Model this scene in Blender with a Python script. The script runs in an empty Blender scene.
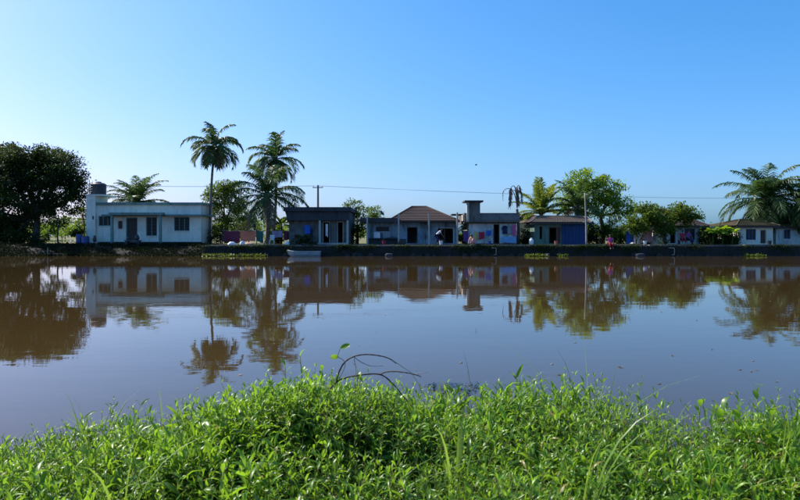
import bpy, math, random
import numpy as np
R = math.radians
SC = bpy.context.scene
COL = SC.collection
random.seed(7)

# ------------------------------------------------------------------ camera
EYE = 1.8            # eye height above the water
FPX = 622.0          # focal length in photo pixels (800 wide)
HOR = 236.0          # horizon row in the photo
cd = bpy.data.cameras.new('camera'); cam = bpy.data.objects.new('camera', cd); COL.objects.link(cam)
cd.sensor_width = 36.0; cd.lens = 36.0 * FPX / 800.0
cd.shift_y = -(250.0 - HOR) / 800.0
cd.clip_start = 0.05; cd.clip_end = 8000
cam.location = (0, 0, EYE); cam.rotation_euler = (R(90), 0, 0)
cd.dof.use_dof = True; cd.dof.focus_distance = 60.0; cd.dof.aperture_fstop = 5.6
SC.camera = cam

# ------------------------------------------------------------------ light
SUN_EL, SUN_AZ = 45.0, -62.0     # azimuth from the view direction (+Y), negative = to the left
W = bpy.data.worlds.new('World'); SC.world = W; W.use_nodes = True
nt = W.node_tree; nt.nodes.clear()
sky = nt.nodes.new('ShaderNodeTexSky'); sky.sky_type = 'NISHITA'; sky.sun_disc = False
sky.sun_elevation = R(SUN_EL); sky.sun_rotation = R(SUN_AZ)
sky.altitude = 0; sky.air_density = 1.0; sky.dust_density = 1.6; sky.ozone_density = 1.2
bg = nt.nodes.new('ShaderNodeBackground'); bg.inputs['Strength'].default_value = 0.13
out = nt.nodes.new('ShaderNodeOutputWorld')
# the camera's vivid colour response, the same for every direction of the sky
sp = nt.nodes.new('ShaderNodeSeparateColor'); cb = nt.nodes.new('ShaderNodeCombineColor'); nt.links.new(sky.outputs[0], sp.inputs[0])
for ch, (pw, gain) in enumerate(((1.55, 0.205), (0.93, 0.745), (0.80, 1.42))):
    p_ = nt.nodes.new('ShaderNodeMath'); p_.operation = 'POWER'; p_.inputs[1].default_value = pw
    g_ = nt.nodes.new('ShaderNodeMath'); g_.operation = 'MULTIPLY'; g_.inputs[1].default_value = gain
    nt.links.new(sp.outputs[ch], p_.inputs[0]); nt.links.new(p_.outputs[0], g_.inputs[0]); nt.links.new(g_.outputs[0], cb.inputs[ch])
nt.links.new(cb.outputs[0], bg.inputs[0]); nt.links.new(bg.outputs[0], out.inputs[0])
sd = bpy.data.lights.new('sun', 'SUN'); sd.energy = 5.0; sd.angle = R(0.5); sd.color = (1.0, 0.95, 0.86)
sun = bpy.data.objects.new('sun', sd); COL.objects.link(sun)
sun.rotation_euler = (R(90 - SUN_EL), 0, R(180 - SUN_AZ))   # checked below
from mathutils import Vector, Matrix, Quaternion
sdir = Vector((math.sin(R(SUN_AZ)) * math.cos(R(SUN_EL)), math.cos(R(SUN_AZ)) * math.cos(R(SUN_EL)), math.sin(R(SUN_EL))))
sun.rotation_euler = sdir.to_track_quat('Z', 'Y').to_euler()
sun.location = (-40, 20, 60)
SC.view_settings.view_transform = 'Standard'; SC.view_settings.look = 'None'
SC.view_settings.exposure = 0.65; SC.view_settings.gamma = 1.0
SC.cycles.max_bounces = 8; SC.cycles.transparent_max_bounces = 8

# ------------------------------------------------------------------ helpers
def X(px, Y): return (px - 400.0) / FPX * Y
def Z(py, Y): return EYE + (HOR - py) / FPX * Y
GZ = 1.0             # land level above the water

def lin(h):
    h = h.lstrip('#'); v = [int(h[i:i+2], 16) / 255 for i in (0, 2, 4)]
    return tuple(((c + 0.055) / 1.055) ** 2.4 if c > 0.04045 else c / 12.92 for c in v)

ORG = {}
def tag(o, label=None, cat=None, group=None, kind=None):
    if label: o['label'] = label
    if cat: o['category'] = cat
    if group: o['group'] = group
    if kind: o['kind'] = kind
    return o
def thing(name, label, cat, loc, group=None):
    o = bpy.data.objects.new(name, None); COL.objects.link(o); o.location = loc
    o.empty_display_size = 0.2
    ORG[o.name] = tuple(loc)
    return tag(o, label, cat, group)

class MB:
    """collects geometry in world coordinates"""
    def __init__(s): s.v = []; s.f = []; s.n = 0; s.attr = []
    def add(s, verts, faces, attr=None):
        v = np.asarray(verts, float).reshape(-1, 3)
        b = s.n; s.v.append(v); s.n += len(v)
        for f in faces: s.f.append([i + b for i in f])
        s.attr.append(np.full(len(v), 0.5 if attr is None else attr) if np.isscalar(attr) or attr is None else np.asarray(attr, float))
        return s
    def box(s, x0, x1, y0, y1, z0, z1):
        if x0 > x1: x0, x1 = x1, x0
        if y0 > y1: y0, y1 = y1, y0
        if z0 > z1: z0, z1 = z1, z0
        v = [(x0,y0,z0),(x1,y0,z0),(x1,y1,z0),(x0,y1,z0),(x0,y0,z1),(x1,y0,z1),(x1,y1,z1),(x0,y1,z1)]
        return s.add(v, [(0,3,2,1),(4,5,6,7),(0,1,5,4),(1,2,6,5),(2,3,7,6),(3,0,4,7)])
    def tube(s, pts, rad, n=6, caps=True):
        pts = np.asarray(pts, float); k = len(pts)
        rad = np.full(k, rad) if np.isscalar(rad) else np.asarray(rad, float)
        tan = np.gradient(pts, axis=0); tan /= np.linalg.norm(tan, axis=1)[:, None] + 1e-9
        ref = np.array([0, 0, 1.0]) if abs(tan[0][2]) < 0.9 else np.array([1.0, 0, 0])
        v = []
        a = np.cross(ref, tan[0]); a /= np.linalg.norm(a)
        for i in range(k):
            a = a - tan[i] * a.dot(tan[i]); a /= np.linalg.norm(a) + 1e-9
            b = np.cross(tan[i], a)
            for j in range(n):
                t = 2 * math.pi * j / n
                v.append(pts[i] + rad[i] * (math.cos(t) * a + math.sin(t) * b))
        f = []
        for i in range(k - 1):
            for j in range(n):
                j2 = (j + 1) % n
                f.append((i*n+j, i*n+j2, (i+1)*n+j2, (i+1)*n+j))
        if caps:
            f.append(tuple(range(n - 1, -1, -1))); f.append(tuple((k-1)*n + j for j in range(n)))
        return s.add(v, f)
    def lathe(s, cx, cy, prof, n=16, axis=None):
        v = []
        for r, z in prof:
            for j in range(n):
                t = 2 * math.pi * j / n
                v.append((cx + r * math.cos(t), cy + r * math.sin(t), z))
        f = []
        for i in range(len(prof) - 1):
            for j in range(n):
                j2 = (j + 1) % n
                f.append((i*n+j, i*n+j2, (i+1)*n+j2, (i+1)*n+j))
        f.append(tuple(range(n - 1, -1, -1))); f.append(tuple((len(prof)-1)*n + j for j in range(n)))
        return s.add(v, f)
    def grid(s, P):
        """P: (m,n,3) array of points"""
        m, n = P.shape[:2]
        f = [(i*n+j, i*n+j+1, (i+1)*n+j+1, (i+1)*n+j) for i in range(m-1) for j in range(n-1)]
        return s.add(P.reshape(-1, 3), f)
    def build(s, name, mat, parent=None, smooth=False, origin=None):
        v = np.concatenate(s.v) if s.v else np.zeros((0, 3))
        if parent is not None: o3 = ORG[parent.name]
        elif origin is not None: o3 = origin
        else:
            mn, mx = v.min(0), v.max(0); o3 = ((mn[0]+mx[0])/2, (mn[1]+mx[1])/2, mn[2])
        me = bpy.data.meshes.new(name)
        me.from_pydata((v - np.array(o3)).tolist(), [], s.f)
        at = me.attributes.new('lv', 'FLOAT', 'POINT'); at.data.foreach_set('value', np.concatenate(s.attr).astype(np.float32))
        if smooth: me.polygons.foreach_set('use_smooth', [True] * len(me.polygons))
        me.materials.append(mat); me.update()
        o = bpy.data.objects.new(name, me); COL.objects.link(o)
        if parent is not None: o.parent = parent
        else: o.location = o3
        ORG[o.name] = tuple(o3)
        return o

def fast_mesh(name, V, tris, lv, mat, parent=None, origin=(0, 0, 0), smooth=True):
    """big triangle soups from numpy arrays"""
    o3 = ORG[parent.name] if parent is not None else origin
    V = (np.asarray(V, np.float32) - np.array(o3, np.float32)); tris = np.asarray(tris, np.int32)
    me = bpy.data.meshes.new(name)
    me.vertices.add(len(V)); me.vertices.foreach_set('co', V.ravel())
    nt_ = len(tris); me.loops.add(nt_ * 3); me.loops.foreach_set('vertex_index', tris.ravel())
    me.polygons.add(nt_); me.polygons.foreach_set('loop_start', np.arange(nt_, dtype=np.int32) * 3)
    me.polygons.foreach_set('use_smooth', np.full(nt_, smooth))
    at = me.attributes.new('lv', 'FLOAT', 'POINT'); at.data.foreach_set('value', np.asarray(lv, np.float32))
    me.materials.append(mat); me.update(calc_edges=True); me.validate()
    o = bpy.data.objects.new(name, me); COL.objects.link(o)
    if parent is not None: o.parent = parent
    else: o.location = o3
    ORG[o.name] = tuple(o3)
    return o

# ------------------------------------------------------------------ materials
def newmat(name):
    m = bpy.data.materials.new(name); m.use_nodes = True
    n = m.node_tree; n.nodes.clear()
    o = n.nodes.new('ShaderNodeOutputMaterial')
    return m, n, o
def N(n, t, **kw):
    d = n.nodes.new(t)
    for k, v in kw.items():
        if k in d.inputs: d.inputs[k].default_value = v
        else: setattr(d, k, v)
    return d
def coords(n, scale=(1, 1, 1), obj=False):
    if obj: s = n.nodes.new('ShaderNodeTexCoord').outputs['Object']
    else: s = n.nodes.new('ShaderNodeNewGeometry').outputs['Position']
    m = n.nodes.new('ShaderNodeMapping'); m.inputs['Scale'].default_value = scale
    n.links.new(s, m.inputs['Vector']); return m.outputs[0]
def ramp(n, src, a, b):
    r = n.nodes.new('ShaderNodeMapRange'); r.inputs['From Min'].default_value = a; r.inputs['From Max'].default_value = b
    n.links.new(src, r.inputs['Value']); return r.outputs[0]
def mix(n, fac, a, b):
    d = n.nodes.new('ShaderNodeMix'); d.data_type = 'RGBA'
    for sock, v in ((d.inputs[0], fac), (d.inputs[6], a), (d.inputs[7], b)):
        if isinstance(v, (int, float)): sock.default_value = v
        elif isinstance(v, tuple): sock.default_value = (*v[:3], 1)
        else: n.links.new(v, sock)
    return d.outputs[2]
def noise(n, vec, scale, detail=4, rough=0.6):
    d = N(n, 'ShaderNodeTexNoise'); d.inputs['Scale'].default_value = scale
    d.inputs['Detail'].default_value = detail; d.inputs['Roughness'].default_value = rough
    n.links.new(vec, d.inputs['Vector']); return d.outputs[0]
def bump(n, src, strength, dist, normal=None):
    b = n.nodes.new('ShaderNodeBump'); b.inputs['Strength'].default_value = strength; b.inputs['Distance'].default_value = dist
    n.links.new(src, b.inputs['Height'])
    if normal is not None: n.links.new(normal, b.inputs['Normal'])
    return b.outputs[0]

def plaster(name, col, stain=(0.06, 0.06, 0.05), amt=0.6, rough=0.85):
    m, n, o = newmat(name)
    p = N(n, 'ShaderNodeBsdfPrincipled', Roughness=rough)
    c1 = coords(n, (1.3, 1.3, 0.35)); c2 = coords(n, (1, 1, 1))
    st = ramp(n, noise(n, c1, 1.6, 5, 0.7), 0.48, 0.68)
    bl = ramp(n, noise(n, c2, 0.7, 4, 0.65), 0.47, 0.72)
    a = N(n, 'ShaderNodeMath', operation='MAXIMUM'); n.links.new(st, a.inputs[0]); n.links.new(bl, a.inputs[1])
    k = N(n, 'ShaderNodeMath', operation='MULTIPLY'); n.links.new(a.outputs[0], k.inputs[0]); k.inputs[1].default_value = amt
    fine = noise(n, c2, 9, 3)
    base = mix(n, fine, tuple(c * 0.85 for c in col), tuple(min(1, c * 1.1) for c in col))
    n.links.new(mix(n, k.outputs[0], base, stain), p.inputs['Base Color'])
    n.links.new(bump(n, noise(n, c2, 14, 5), 0.4, 0.02), p.inputs['Normal'])
    n.links.new(p.outputs[0], o.inputs[0]); return m
def simple(name, col, rough=0.7, var=0.25, scale=3.0, metal=0.0, bmp=0.0, spec=0.5):
    m, n, o = newmat(name)
    p = N(n, 'ShaderNodeBsdfPrincipled', Roughness=rough, Metallic=metal)
    p.inputs['Specular IOR Level'].default_value = spec
    c = coords(n)
    f = noise(n, c, scale, 5, 0.65)
    n.links.new(mix(n, ramp(n, f, 0.3, 0.7), tuple(x * (1 - var) for x in col), tuple(min(1, x * (1 + var)) for x in col)), p.inputs['Base Color'])
    if bmp: n.links.new(bump(n, noise(n, c, scale * 4, 5), bmp, 0.03), p.inputs['Normal'])
    n.links.new(p.outputs[0], o.inputs[0]); return m
def leafmat(name, dark, light, trans=0.4, tcol=None, rough=0.45, spec=0.35):
    m, n, o = newmat(name)
    a = N(n, 'ShaderNodeAttribute', attribute_name='lv')
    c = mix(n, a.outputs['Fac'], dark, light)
    yl = ramp(n, a.outputs['Fac'], 1.1, 1.2); c = mix(n, yl, c, (0.30, 0.22, 0.06))
    p = N(n, 'ShaderNodeBsdfPrincipled', Roughness=rough); p.inputs['Specular IOR Level'].default_value = spec
    n.links.new(c, p.inputs['Base Color'])
    t = N(n, 'ShaderNodeBsdfTranslucent')
    if tcol is None: tcol = tuple(min(1, x * k) for x, k in zip(light, (1.5, 1.35, 0.7)))
    tc = mix(n, a.outputs['Fac'], tuple(x * 0.6 for x in tcol), tcol)
    n.links.new(tc, t.inputs['Color'])
    ms = N(n, 'ShaderNodeMixShader'); ms.inputs[0].default_value = trans
    n.links.new(p.outputs[0], ms.inputs[1]); n.links.new(t.outputs[0], ms.inputs[2]); n.links.new(ms.outputs[0], o.inputs[0])
    return m

M = {}
M['white_plaster'] = plaster('white_plaster', (0.82, 0.77, 0.66), (0.26, 0.25, 0.21), 0.4)
M['green_trim'] = plaster('green_trim', (0.17, 0.27, 0.25), (0.04, 0.05, 0.045), 0.6)
M['grey_cement'] = plaster('grey_cement', (0.14, 0.135, 0.125), (0.025, 0.024, 0.022), 0.85)
M['dark_cement'] = plaster('dark_cement', (0.045, 0.048, 0.058), (0.015, 0.015, 0.018), 0.8)
M['pale_cement'] = plaster('pale_cement', (0.42, 0.40, 0.36), (0.12, 0.11, 0.10), 0.6)
M['blue_plaster'] = plaster('blue_plaster', (0.26, 0.35, 0.44), (0.022, 0.022, 0.02), 1.0)
M['paleblue_plaster'] = plaster('paleblue_plaster', (0.62, 0.66, 0.66), (0.07, 0.075, 0.075), 0.7)
M['green_plaster'] = plaster('green_plaster', (0.10, 0.175, 0.14), (0.03, 0.04, 0.035), 0.6)
M['deepblue_paint'] = plaster('deepblue_paint', (0.012, 0.048, 0.15), (0.008, 0.02, 0.06), 0.5)
M['cream_plaster'] = plaster('cream_plaster', (0.62, 0.50, 0.36), (0.2, 0.13, 0.1), 0.5)
M['laterite'] = plaster('laterite', (0.022, 0.019, 0.017), (0.008, 0.010, 0.008), 0.9)
M['tile'] = plaster('clay_tile', (0.045, 0.024, 0.022), (0.014, 0.012, 0.012), 0.9)
M['mossy_tile'] = plaster('mossy_tile', (0.085, 0.068, 0.035), (0.035, 0.04, 0.015), 0.9)
M['thatch'] = plaster('thatch_sheet', (0.16, 0.125, 0.10), (0.05, 0.042, 0.036), 0.7)
M['glass'] = simple('window_glass', (0.010, 0.012, 0.016), 0.25, 0.2, spec=.2)
M['dark_wood'] = simple('dark_wood', (0.035, 0.026, 0.022), 0.6, 0.35, 6)
M['maroon_wood'] = simple('maroon_wood', (0.10, 0.03, 0.025), 0.6, 0.3, 6)
M['blue_wood'] = simple('blue_wood', (0.04, 0.08, 0.20), 0.6, 0.3, 6)
M['frame_white'] = simple('frame_white', (0.55, 0.58, 0.58), 0.6, 0.15, 6)
M['steel'] = simple('steel_bar', (0.05, 0.055, 0.06), 0.5, 0.2, 6, 0.4)
M['black_plastic'] = simple('black_plastic', (0.022, 0.024, 0.03), 0.45, 0.25, 4)
M['blue_plastic'] = simple('blue_plastic', (0.02, 0.06, 0.22), 0.4, 0.25, 4)
M['white_plastic'] = simple('white_plastic', (0.70, 0.70, 0.68), 0.4, 0.12, 4)
M['bark'] = simple('bark', (0.075, 0.06, 0.048), 0.9, 0.45, 5, 0, 0.6)
M['palm_bark'] = simple('palm_bark', (0.17, 0.145, 0.12), 0.9, 0.35, 5, 0, 0.6)
M['pole_wood'] = simple('pole_wood', (0.30, 0.265, 0.225), 0.85, 0.25, 6)
M['pole_concrete'] = simple('pole_concrete', (0.16, 0.155, 0.15), 0.85, 0.25, 6)
M['rope'] = simple('rope', (0.25, 0.23, 0.2), 0.9, 0.2, 9)
M['wire'] = simple('wire', (0.05, 0.055, 0.06), 0.6, 0.1, 1)
M['earth'] = simple('bank_earth', (0.022, 0.018, 0.014), 0.95, 0.5, 1.3, 0, 0.8)  # near-black tone also holds the shade painted into the left bank
M['hull'] = simple('boat_hull', (0.27, 0.30, 0.31), 0.5, 0.22, 2.5)
M['yellow'] = simple('yellow_paint', (0.55, 0.42, 0.06), 0.5, 0.2, 4)
M['skin'] = simple('skin', (0.20, 0.105, 0.065), 0.55, 0.08, 8)
M['hair'] = simple('hair', (0.012, 0.010, 0.009), 0.5, 0.2, 20)
M['eye'] = simple('eye', (0.05, 0.04, 0.04), 0.2, 0.1, 20)
M['twig'] = simple('dry_twig', (0.055, 0.032, 0.022), 0.8, 0.4, 40)
M['twig_pale'] = simple('dry_twig_tip', (0.32, 0.24, 0.17), 0.8, 0.4, 40)
def cloth(nm, col): 
    if nm not in M: M[nm] = simple(nm, col, 0.9, 0.18, 2.2, 0, 0.15, 0.2)
    return M[nm]
for nm, col in (('cloth_maroon', (0.13, 0.028, 0.055)), ('cloth_salmon', (0.50, 0.17, 0.11)), ('cloth_teal', (0.03, 0.13, 0.12)),
                ('cloth_lavender', (0.33, 0.25, 0.37)), ('cloth_white', (0.72, 0.73, 0.75)), ('cloth_yellow', (0.50, 0.42, 0.14)),
                ('cloth_red', (0.40, 0.03, 0.06)), ('cloth_blue', (0.04, 0.12, 0.42)), ('cloth_navy', (0.02, 0.03, 0.08)),
                ('cloth_pink', (0.60, 0.14, 0.30)), ('cloth_purple', (0.16, 0.06, 0.24)), ('cloth_magenta', (0.62, 0.07, 0.28)),
                ('cloth_rose', (0.56, 0.32, 0.36)), ('cloth_peach', (0.62, 0.36, 0.24)), ('cloth_grey', (0.28, 0.30, 0.33)),
                ('cloth_skyblue', (0.20, 0.38, 0.62)), ('cloth_darkred', (0.22, 0.015, 0.03))): cloth(nm, col)
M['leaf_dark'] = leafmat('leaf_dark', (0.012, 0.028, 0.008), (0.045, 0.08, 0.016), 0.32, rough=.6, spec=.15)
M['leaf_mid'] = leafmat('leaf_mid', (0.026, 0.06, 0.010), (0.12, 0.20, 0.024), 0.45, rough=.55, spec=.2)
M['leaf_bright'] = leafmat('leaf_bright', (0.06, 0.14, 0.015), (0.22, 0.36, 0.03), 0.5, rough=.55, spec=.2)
M['leaf_bank'] = leafmat('leaf_bank', (0.03, 0.05, 0.012), (0.14, 0.20, 0.03), 0.35)
M['leaf_shaded'] = leafmat('leaf_shaded', (0.006, 0.012, 0.006), (0.022, 0.034, 0.011), 0.15, rough=.7, spec=.1)  # darker copy of the bank leaf; the left slope's shade is in its colour
M['frond'] = leafmat('palm_frond', (0.018, 0.046, 0.015), (0.075, 0.14, 0.040), 0.38, (0.11, 0.20, 0.035))
M['frond_bright'] = leafmat('palm_frond_bright', (0.075, 0.13, 0.022), (0.22, 0.30, 0.05), 0.42)
M['frond_dry'] = leafmat('palm_frond_dry', (0.10, 0.075, 0.05), (0.30, 0.23, 0.15), 0.2, (0.3, 0.22, 0.12))
M['frond_dead'] = leafmat('palm_frond_dead', (0.06, 0.045, 0.042), (0.20, 0.15, 0.13), 0.15, (0.14, 0.09, 0.05))
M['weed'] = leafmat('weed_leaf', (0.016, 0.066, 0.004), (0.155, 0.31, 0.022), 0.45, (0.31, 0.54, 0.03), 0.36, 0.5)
M['grass'] = leafmat('grass_blade', (0.05, 0.12, 0.015), (0.21, 0.34, 0.06), 0.42, (0.32, 0.48, 0.06), 0.4, 0.4)
M['stem'] = leafmat('weed_stem', (0.06, 0.08, 0.02), (0.14, 0.17, 0.05), 0.1)

def ground_mat():
    m, n, o = newmat('land_grass')
    p = N(n, 'ShaderNodeBsdfPrincipled', Roughness=0.95); p.inputs['Specular IOR Level'].default_value = 0.1
    c = coords(n)
    f = ramp(n, noise(n, c, 0.12, 6, 0.65), 0.35, 0.65); g = noise(n, c, 3.0, 5)
    a = mix(n, g, (0.05, 0.075, 0.02), (0.16, 0.20, 0.06)); b = mix(n, g, (0.13, 0.10, 0.065), (0.24, 0.19, 0.13))
    n.links.new(mix(n, f, a, b), p.inputs['Base Color'])
    n.links.new(bump(n, g, 0.6, 0.05), p.inputs['Normal'])
    n.links.new(p.outputs[0], o.inputs[0]); return m
M['land'] = ground_mat()
def water_mat(name, col, s1=1.0, s2=1.0):
    m, n, o = newmat(name)
    p = N(n, 'ShaderNodeBsdfPrincipled', Roughness=0.02, IOR=1.38)
    c = coords(n)
    f = noise(n, c, 0.05, 3)
    n.links.new(mix(n, f, tuple(x * 0.85 for x in col), tuple(x * 1.15 for x in col)), p.inputs['Base Color'])
    c1 = coords(n, (0.55, 1.25, 1)); c2 = coords(n, (1.6, 3.2, 1))
    b1 = bump(n, noise(n, c1, 0.9, 2, 0.5), 1.0, 0.0026 * s1)
    b2 = bump(n, noise(n, c2, 1.6, 2, 0.5), 1.0, 0.0007 * s2, b1)
    n.links.new(b2, p.inputs['Normal'])
    n.links.new(p.outputs[0], o.inputs[0]); return m
M['water'] = water_mat('canal_water', (0.050, 0.032, 0.011))
M['pond'] = water_mat('pond_water', (0.12, 0.09, 0.05), 0.5, 0.5)

# ------------------------------------------------------------------ large structure
YB = 56.0     # far bank edge
m = MB(); m.add([(-1500, -200, 0), (1500, -200, 0), (1500, YB + 3, 0), (-1500, YB + 3, 0)], [(0, 1, 2, 3)])
tag(m.build('water', M['water'], origin=(0, 0, 0)), kind='structure')
m = MB(); m.add([(-3000, YB + 2.2, GZ), (3000, YB + 2.2, GZ), (3000, 5000, GZ), (-3000, 5000, GZ)], [(0, 1, 2, 3)])
tag(m.build('ground', M['land'], origin=(0, YB + 2.2, GZ)), kind='structure')
# pond behind the left bank
rng = np.random.default_rng(3)
m = MB()
a = np.linspace(0, 2 * math.pi, 40, endpoint=False)
rr = 1 + 0.12 * np.sin(3 * a + 1) + 0.06 * np.sin(7 * a)
m.add(np.stack([-55 + 24 * rr * np.cos(a), 104 + 26 * rr * np.sin(a), np.full(40, GZ + 0.004)], 1), [tuple(range(40))])
tag(m.build('pond_water', M['pond'], origin=(-55, 104, GZ)), kind='structure')

XT = X(205, YB)   # where the earthen bank turns into the retaining wall
# earthen bank on the left: an uneven slope down to the water
xs = np.concatenate([np.linspace(-400, -60, 18), np.linspace(-58, XT + 0.6, 90)]); vs = np.linspace(0, 1, 9)
P = np.zeros((len(vs), len(xs), 3))
for i, v in enumerate(vs):
    y = YB - 0.35 + v * 2.9; z = -0.5 + (GZ + 0.5 + 0.006) * (1 - (1 - v) ** 1.8)
    P[i, :, 0] = xs; P[i, :, 1] = y + 0.25 * np.sin(xs * 0.9 + i) * (1 - v) + 0.15 * np.sin(xs * 2.3) * (1 - v); P[i, :, 2] = z + (0.10 * np.sin(xs * 1.7 + 2 * i) if 0 < i < 8 else 0)
m = MB(); m.grid(P)
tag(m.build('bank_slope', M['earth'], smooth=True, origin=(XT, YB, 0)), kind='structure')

# retaining wall on the right: rough stone courses under a concrete coping
wall = thing('retaining_wall', 'dark low retaining wall with pale coping along the far water edge', 'wall', (0, YB, 0))
m = MB(); rng = np.random.default_rng(11)
x = XT
courses = [(-0.5, -0.05), (-0.04, 0.24), (0.25, 0.53), (0.54, 0.86)]
for z0, z1 in courses:
    x = XT + rng.uniform(-0.2, 0)
    while x < 75:
        w = rng.uniform(0.38, 0.75); d = rng.uniform(0, 0.06)
        m.box(x, x + w - 0.015, YB - d, YB + 0.4, z0, z1); x += w
st = m.build('stone_courses', M['laterite'], wall); st['kind'] = 'stuff'
m = MB(); m.box(XT, 75, YB + 0.06, YB + 2.3, -0.5, 0.855); m.build('wall_core', M['laterite'], wall)
x = XT - 0.1
seg = []
while x < 75:
    w = rng.uniform(1.6, 4.5)
    if rng.uniform() > .13: seg.append((x, min(75, x + w - 0.02))); x += w
for a0, a1 in seg:
    m = MB(); dz = rng.uniform(-0.06, 0.05)
    m.box(a0, a1, YB - 0.10 + rng.uniform(-.02, .02), YB + 0.45, 0.865, 0.985 + dz); m.build('coping', M['grey_cement'], wall)
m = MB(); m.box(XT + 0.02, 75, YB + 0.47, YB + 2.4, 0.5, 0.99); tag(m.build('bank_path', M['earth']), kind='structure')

# near bank under the weeds
ys = np.linspace(-30, 6.0, 60); xs = np.linspace(-60, 60, 121)
P = np.zeros((len(ys), len(xs), 3))
for i, y in enumerate(ys):
    z = 0.42 if y < 2.2 else 0.42 - 0.27 * (y - 2.2)
    P[i, :, 0] = xs; P[i, :, 1] = y; P[i, :, 2] = z + 0.03 * np.sin(xs * 3 + y * 2)
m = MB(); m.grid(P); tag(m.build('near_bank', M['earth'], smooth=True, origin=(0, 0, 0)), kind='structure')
def near_z(x, y): return np.where(y < 2.2, 0.42, 0.42 - 0.27 * (y - 2.2)) + 0.03 * np.sin(x * 3 + y * 2)

# ------------------------------------------------------------------ house parts
def solid_panel(parent, name, mat, x0, x1, z0, z1, y0, y1, holes=()):
    """wall in the XZ plane, y0..y1 thick, with rectangular openings and proper reveals"""
    xs = sorted({x0, x1, *[h[0] for h in holes], *[h[1] for h in holes]}); zs = sorted({z0, z1, *[h[2] for h in holes], *[h[3] for h in holes]})
    xs = [x for x in xs if x0 <= x <= x1]; zs = [z for z in zs if z0 <= z <= z1]
    nx, nz = len(xs) - 1, len(zs) - 1
    def full(i, k):
        if not (0 <= i < nx and 0 <= k < nz): return False
        cx, cz = (xs[i] + xs[i+1]) / 2, (zs[k] + zs[k+1]) / 2
        return not any(h[0] < cx < h[1] and h[2] < cz < h[3] for h in holes)
    m = MB()
    for i in range(nx):
        for k in range(nz):
            if not full(i, k): continue
            a, b, c, d = xs[i], xs[i+1], zs[k], zs[k+1]
            q = [[(a,y0,c),(b,y0,c),(b,y0,d),(a,y0,d)], [(b,y1,c),(a,y1,c),(a,y1,d),(b,y1,d)]]
            if not full(i-1, k): q.append([(a,y1,c),(a,y0,c),(a,y0,d),(a,y1,d)])
            if not full(i+1, k): q.append([(b,y0,c),(b,y1,c),(b,y1,d),(b,y0,d)])
            if not full(i, k-1): q.append([(a,y1,c),(b,y1,c),(b,y0,c),(a,y0,c)])
            if not full(i, k+1): q.append([(a,y0,d),(b,y0,d),(b,y1,d),(a,y1,d)])
            for f in q: m.add(f, [(0, 1, 2, 3)])
    return m.build(name, mat, parent)
def bx(parent, name, mat, *a):
    m = MB(); m.box(*a); return m.build(name, mat, parent)
def shell(parent, mat, x0, x1, y0, y1, z0, z1, front_holes=(), t=0.2):
    solid_panel(parent, 'wall', mat, x0, x1, z0, z1, y0, y0 + t, front_holes)
    bx(parent, 'wall', mat, x0, x0 + t, y0 + t + .002, y1, z0, z1); bx(parent, 'wall', mat, x1 - t, x1, y0 + t + .002, y1, z0, z1)
    bx(parent, 'wall', mat, x0 + t + .002, x1 - t - .002, y1 - t, y1, z0, z1)
    bx(parent, 'floor', M['grey_cement'], x0 + t + .002, x1 - t - .002, y0 + t + .002, y1 - t - .002, z0, z0 + 0.12)
def window(parent, x0, x1, z0, z1, y, fmat, cols=2, bars=3, sill=None, pane='glass'):
    f = 0.07; m = MB(); ya, yb = y + 0.06, y + 0.14
    m.box(x0, x1, ya, yb, z0, z0 + f); m.box(x0, x1, ya, yb, z1 - f, z1)
    w = (x1 - x0) / cols
    for i in range(cols + 1):
        c = x0 + i * w; a = max(x0, c - f / 2); b = min(x1, c + f / 2)
        if i == 0: b = x0 + f
        if i == cols: a = x1 - f
        m.box(a, b, ya + .004, yb - .004, z0 + f, z1 - f)
    o = m.build('window', fmat, parent)
    for i in range(cols):
        a, b = x0 + i * w + f * (1 if i == 0 else .5), x0 + (i + 1) * w - f * (1 if i == cols - 1 else .5)
        bx(o, 'pane', M[pane], a, b, ya + 0.03, ya + 0.04, z0 + f, z1 - f)
        for k in range(bars):
            zz = z0 + f + (z1 - z0 - 2 * f) * (k + 1) / (bars + 1)
            bx(o, 'bar', M['steel'], a, b, ya + 0.008, ya + 0.022, zz - 0.012, zz + 0.012)
    if sill: bx(o, 'sill', sill, x0 - 0.06, x1 + 0.06, y - 0.07, y + 0.05, z0 - 0.07, z0 - 0.003)
    return o
def door(parent, x0, x1, z0, z1, y, fmat, leaf=None, panels=3, ajar=False):
    f = 0.08; m = MB(); ya, yb = y + 0.04, y + 0.13
    m.box(x0, x0 + f, ya, yb, z0, z1); m.box(x1 - f, x1, ya, yb, z0, z1); m.box(x0 + f, x1 - f, ya + .003, yb - .003, z1 - f, z1)
    o = m.build('door_frame', fmat, parent)
    if leaf:
        d = bx(o, 'door', leaf, x0 + f, x1 - f, ya + 0.03, ya + 0.07, z0 + 0.02, z1 - f)
        ORG[d.name] = ORG[o.name]
        h = (z1 - f - z0) / panels
        m = MB(); m.box(x1 - f - 0.14, x1 - f - 0.08, ya - 0.01, ya + 0.03, z0 + 1.0, z0 + 1.05); m.build('handle', M['steel'], o)
        for k in range(panels):
            bx(o, 'door_panel', leaf, x0 + f + .1, x1 - f - .1, ya + 0.012, ya + 0.028, z0 + h * k + .1, z0 + h * (k + 1) - .06)
    return o
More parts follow.
